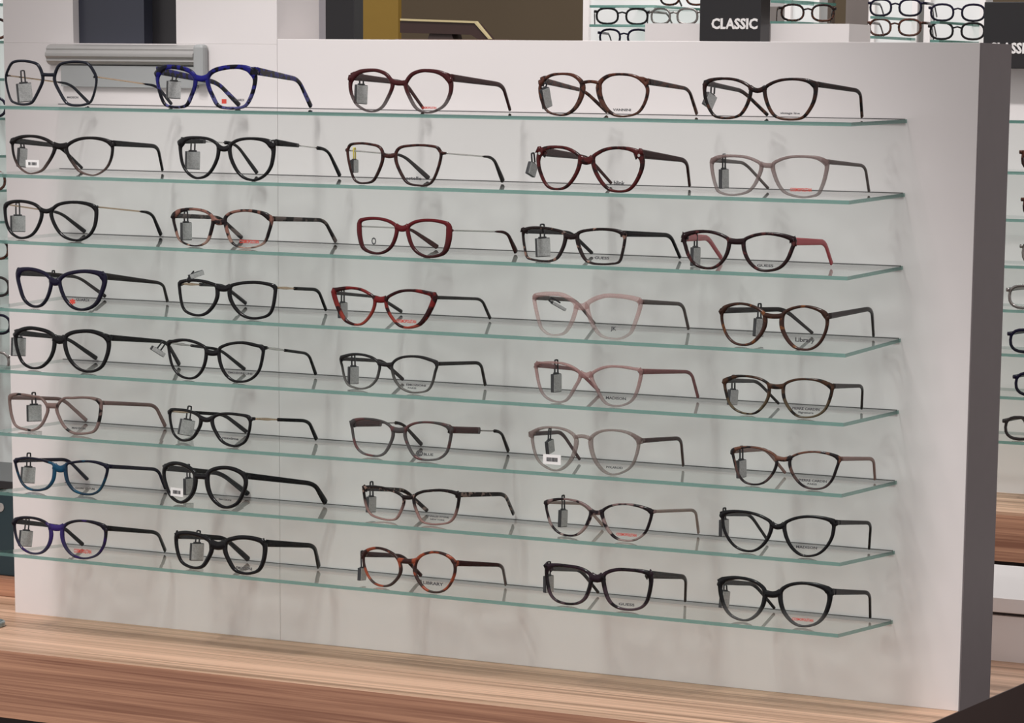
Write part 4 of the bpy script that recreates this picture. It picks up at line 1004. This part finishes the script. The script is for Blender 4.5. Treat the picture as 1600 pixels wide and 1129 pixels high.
# eyewear bays on the far side
Yc = 4.0
bayn = ['widest bay', 'narrow bay right of the sign', 'bay before the dark gap', 'bright bay next to the corner sign']
bays = [(921, 1100, (8, 38, 71), [(972, 1, 0.5, 0), (1066, 0, 0.0, 1), (975, 2, 0.2, 3), (1052, 1, 0.0, 4)]),
        (1236, 1277, (0, 33, 62), [(1262, 1, 0.5, 0)]),
        (1367, 1430, (25, 56), [(1398, 0, 0.1, 1), (1398, 1, 0.1, 3)]),
        (1454, 1536, (33, 62), [(1496, 0, 0.3, 0), (1496, 1, 0.3, 3)])]
bm = plain('bright_bay_back', (0.74, 0.75, 0.745), 0.5)
n_ = 0
for bi, (xa, xb, sh, gl) in enumerate(bays):
    A = at_y(xa, 30, Yc).x; B_ = at_y(xb, 30, Yc).x
    ba = tag(empty('eyewear_bay', ((A + B_) / 2, Yc, -0.9)), 'white lit eyewear wall section far behind, ' + bayn[bi], 'display bay', 'eyewear bays on the far wall')
    b = MB(); b.box((A, Yc, -0.9), (B_, Yc + 0.06, 2.0)); child(b, 'back_panel', bm, ba)
    b = MB(); b.box((A - 0.012, Yc - 0.012, -0.9), (A + 0.004, Yc, 2.0)); child(b, 'side_post', M['edge'], ba)
    if bi != 0:
        b = MB(); b.box((B_ - 0.004, Yc - 0.012, -0.9), (B_ + 0.010, Yc, 2.0)); child(b, 'side_post', M['edge'], ba)
    zs_ = []
    for j, y in enumerate(sh):
        z = at_y(xa + 5, y, Yc - 0.26).z; zs_.append(z)
        b = MB(); b.box((at_y(xa, 30, Yc - 0.26).x, Yc - 0.26, z - 0.006), (B_ - 0.005, Yc - 0.0005, z), fm=[0, 0, 1, 1, 1, 1])
        o = b.build('glass_shelf', [M['glass'], M['glass_edge']], None)
        tag(o, 'thin glass shelf in the %s, %s' % (bayn[bi], ['upper one', 'next one down', 'lowest one'][j]), 'shelf', 'glass shelves of the far bays')
    for j, (gx, si, rz, mi) in enumerate(gl):
        X = at_y(gx, 30, Yc - 0.19).x
        far_glasses(mi + bi, (X, Yc - 0.19, zs_[si]), rz, 'small distant eyeglasses in the %s, %s' % (bayn[bi], ['on its upper shelf', 'beside the sign', 'on the shelf below', 'nearest its edge'][j]), 'eyeglasses in the far bays')
slab('grey_panel', 1200, 1231, 4.4, -0.9, at_y(1215, 10, 4.4).z, plain('warm_grey_panel', (0.30, 0.27, 0.255), 0.6), 'low warm grey panel between the sign and narrow bay', 'panel')
slab('white_panel', 1198, 1234, 4.6, -0.9, 2.2, M['white2'], 'white panel above the warm grey one right of the sign', 'panel')
slab('grey_brown_column', 1321, 1364, 4.2, -0.9, 2.2, plain('grey_brown_column_paint', (0.25, 0.215, 0.20), 0.6), 'grey-brown column left of the bay with the dark gap', 'column')
slab('dark_gap_filler', 1430, 1454, 4.3, -0.9, 2.2, plain('dark_filler_paint', (0.035, 0.028, 0.026), 0.4), 'dark cabinet in the gap between two far bays', 'filler', 0.3)  # plain dark slab filling the dark gap between the bays
slab('taupe_panel', 1281, 1300, 4.8, -0.9, 2.2, plain('taupe_paint', (0.17, 0.13, 0.105), 0.6), 'taupe panel right of the narrow bay', 'panel')

# bright display at the far left edge
xl_ = at_y(24, 300, YB).x
ul = tag(empty('display_unit', (xl_ - 0.4, YB, -0.9)), 'bright white eyewear display seen left of the panel edge', 'display unit', 'display units across the aisle')
b = MB(); b.box((xl_ - 1.0, YB, -0.9), (xl_ + 0.3, YB + 0.06, 1.3)); child(b, 'back_panel', bm, ul)
for j, y in enumerate((2, 62, 122, 185, 245, 300, 350, 408, 466, 525, 583)):
    z = at_y(8, y, YB - 0.153).z
    b = MB(); b.box((xl_ - 0.9, YB - 0.153, z - 0.005), (xl_ - 0.006, YB - 0.0005, z), fm=[0, 0, 1, 1, 1, 1])
    o = b.build('glass_shelf', [M['glass'], M['glass_edge']], None)
    tag(o, 'glass shelf on the bright left-edge display, number %s down from its top' % ['one', 'two', 'three', 'four', 'five', 'six', 'seven', 'eight', 'nine', 'ten', 'eleven'][j], 'shelf', 'glass shelves on the left-edge display')
    if j in (1, 3, 5, 7, 8, 9, 10):
        X = at_y([0, 12, 0, 9, 0, 8, 0, 13, 14, 16, 14][j], y, YB - 0.14).x
        far_glasses(j, (X - 0.068, YB - 0.138, z), 0.0, 'eyeglasses cut by the left picture edge, shelf %s of the left-edge display' % ['one', 'two', 'three', 'four', 'five', 'six', 'seven', 'eight', 'nine', 'ten', 'eleven'][j], 'eyeglasses on the left-edge display')
# dark teal box on a small wooden plinth, left behind the panel
P0 = at_y(23, 905, 0.10); 
pl_ = MB(); pl_.box((-1.9, 0.10, 0.0), (XL - 0.004, 0.30, P0.z)); tag(pl_.build('wooden_plinth', M['wood_front'], None, 0.001), 'red-brown wooden plinth on the platform left of the panel', 'plinth')
tb = tag(empty('storage_box', (-1.6, 0.2, P0.z)), 'dark teal storage box with black lid left of the panel', 'box')
zz = at_y(18, 764, 0.12).z
b = MB(); b.box((-1.85, 0.12, P0.z), (XL - 0.006, 0.29, zz)); child(b, 'body', plain('dark_teal', (0.012, 0.034, 0.045), 0.4), tb, 0.002)
b = MB(); b.box((-1.86, 0.115, zz), (XL - 0.006, 0.295, zz + 0.011)); child(b, 'lid', M['black'], tb, 0.001)
b = MB(); b.add(*(lambda c, r, n: ([(c[0] + r * math.cos(2 * math.pi * i / n), 0.1188, c[2] + r * math.sin(2 * math.pi * i / n)) for i in range(n)] +
                                  [(c[0] + r * math.cos(2 * math.pi * i / n), 0.1205, c[2] + r * math.sin(2 * math.pi * i / n)) for i in range(n)],
                                  [tuple(range(n - 1, -1, -1)), tuple(range(n, 2 * n))] + [(i, (i + 1) % n, (i + 1) % n + n, i + n) for i in range(n)]))(at_y(1, 792, 0.12), 0.006, 24))
child(b, 'round_knob', M['alu'], tb)
# rounded grey glass tray corner on the platform, far left
tc_ = at_z(-19, 978, 0.0)
b = MB(); n = 40
r = 0.022
b.add([(tc_.x + r * math.cos(2 * math.pi * i / n), tc_.y + r * math.sin(2 * math.pi * i / n), 0.0002) for i in range(n)] +
      [(tc_.x + r * math.cos(2 * math.pi * i / n), tc_.y + r * math.sin(2 * math.pi * i / n), 0.0075) for i in range(n)],
      [tuple(range(n - 1, -1, -1)), tuple(range(n, 2 * n))] + [(i, (i + 1) % n, (i + 1) % n + n, i + n) for i in range(n)])
tag(b.build('glass_dish', plain('grey_green_glass', (0.20, 0.25, 0.25), 0.1, spec=0.8), None, 0.002), 'small round grey glass dish on the platform at the left edge', 'dish')
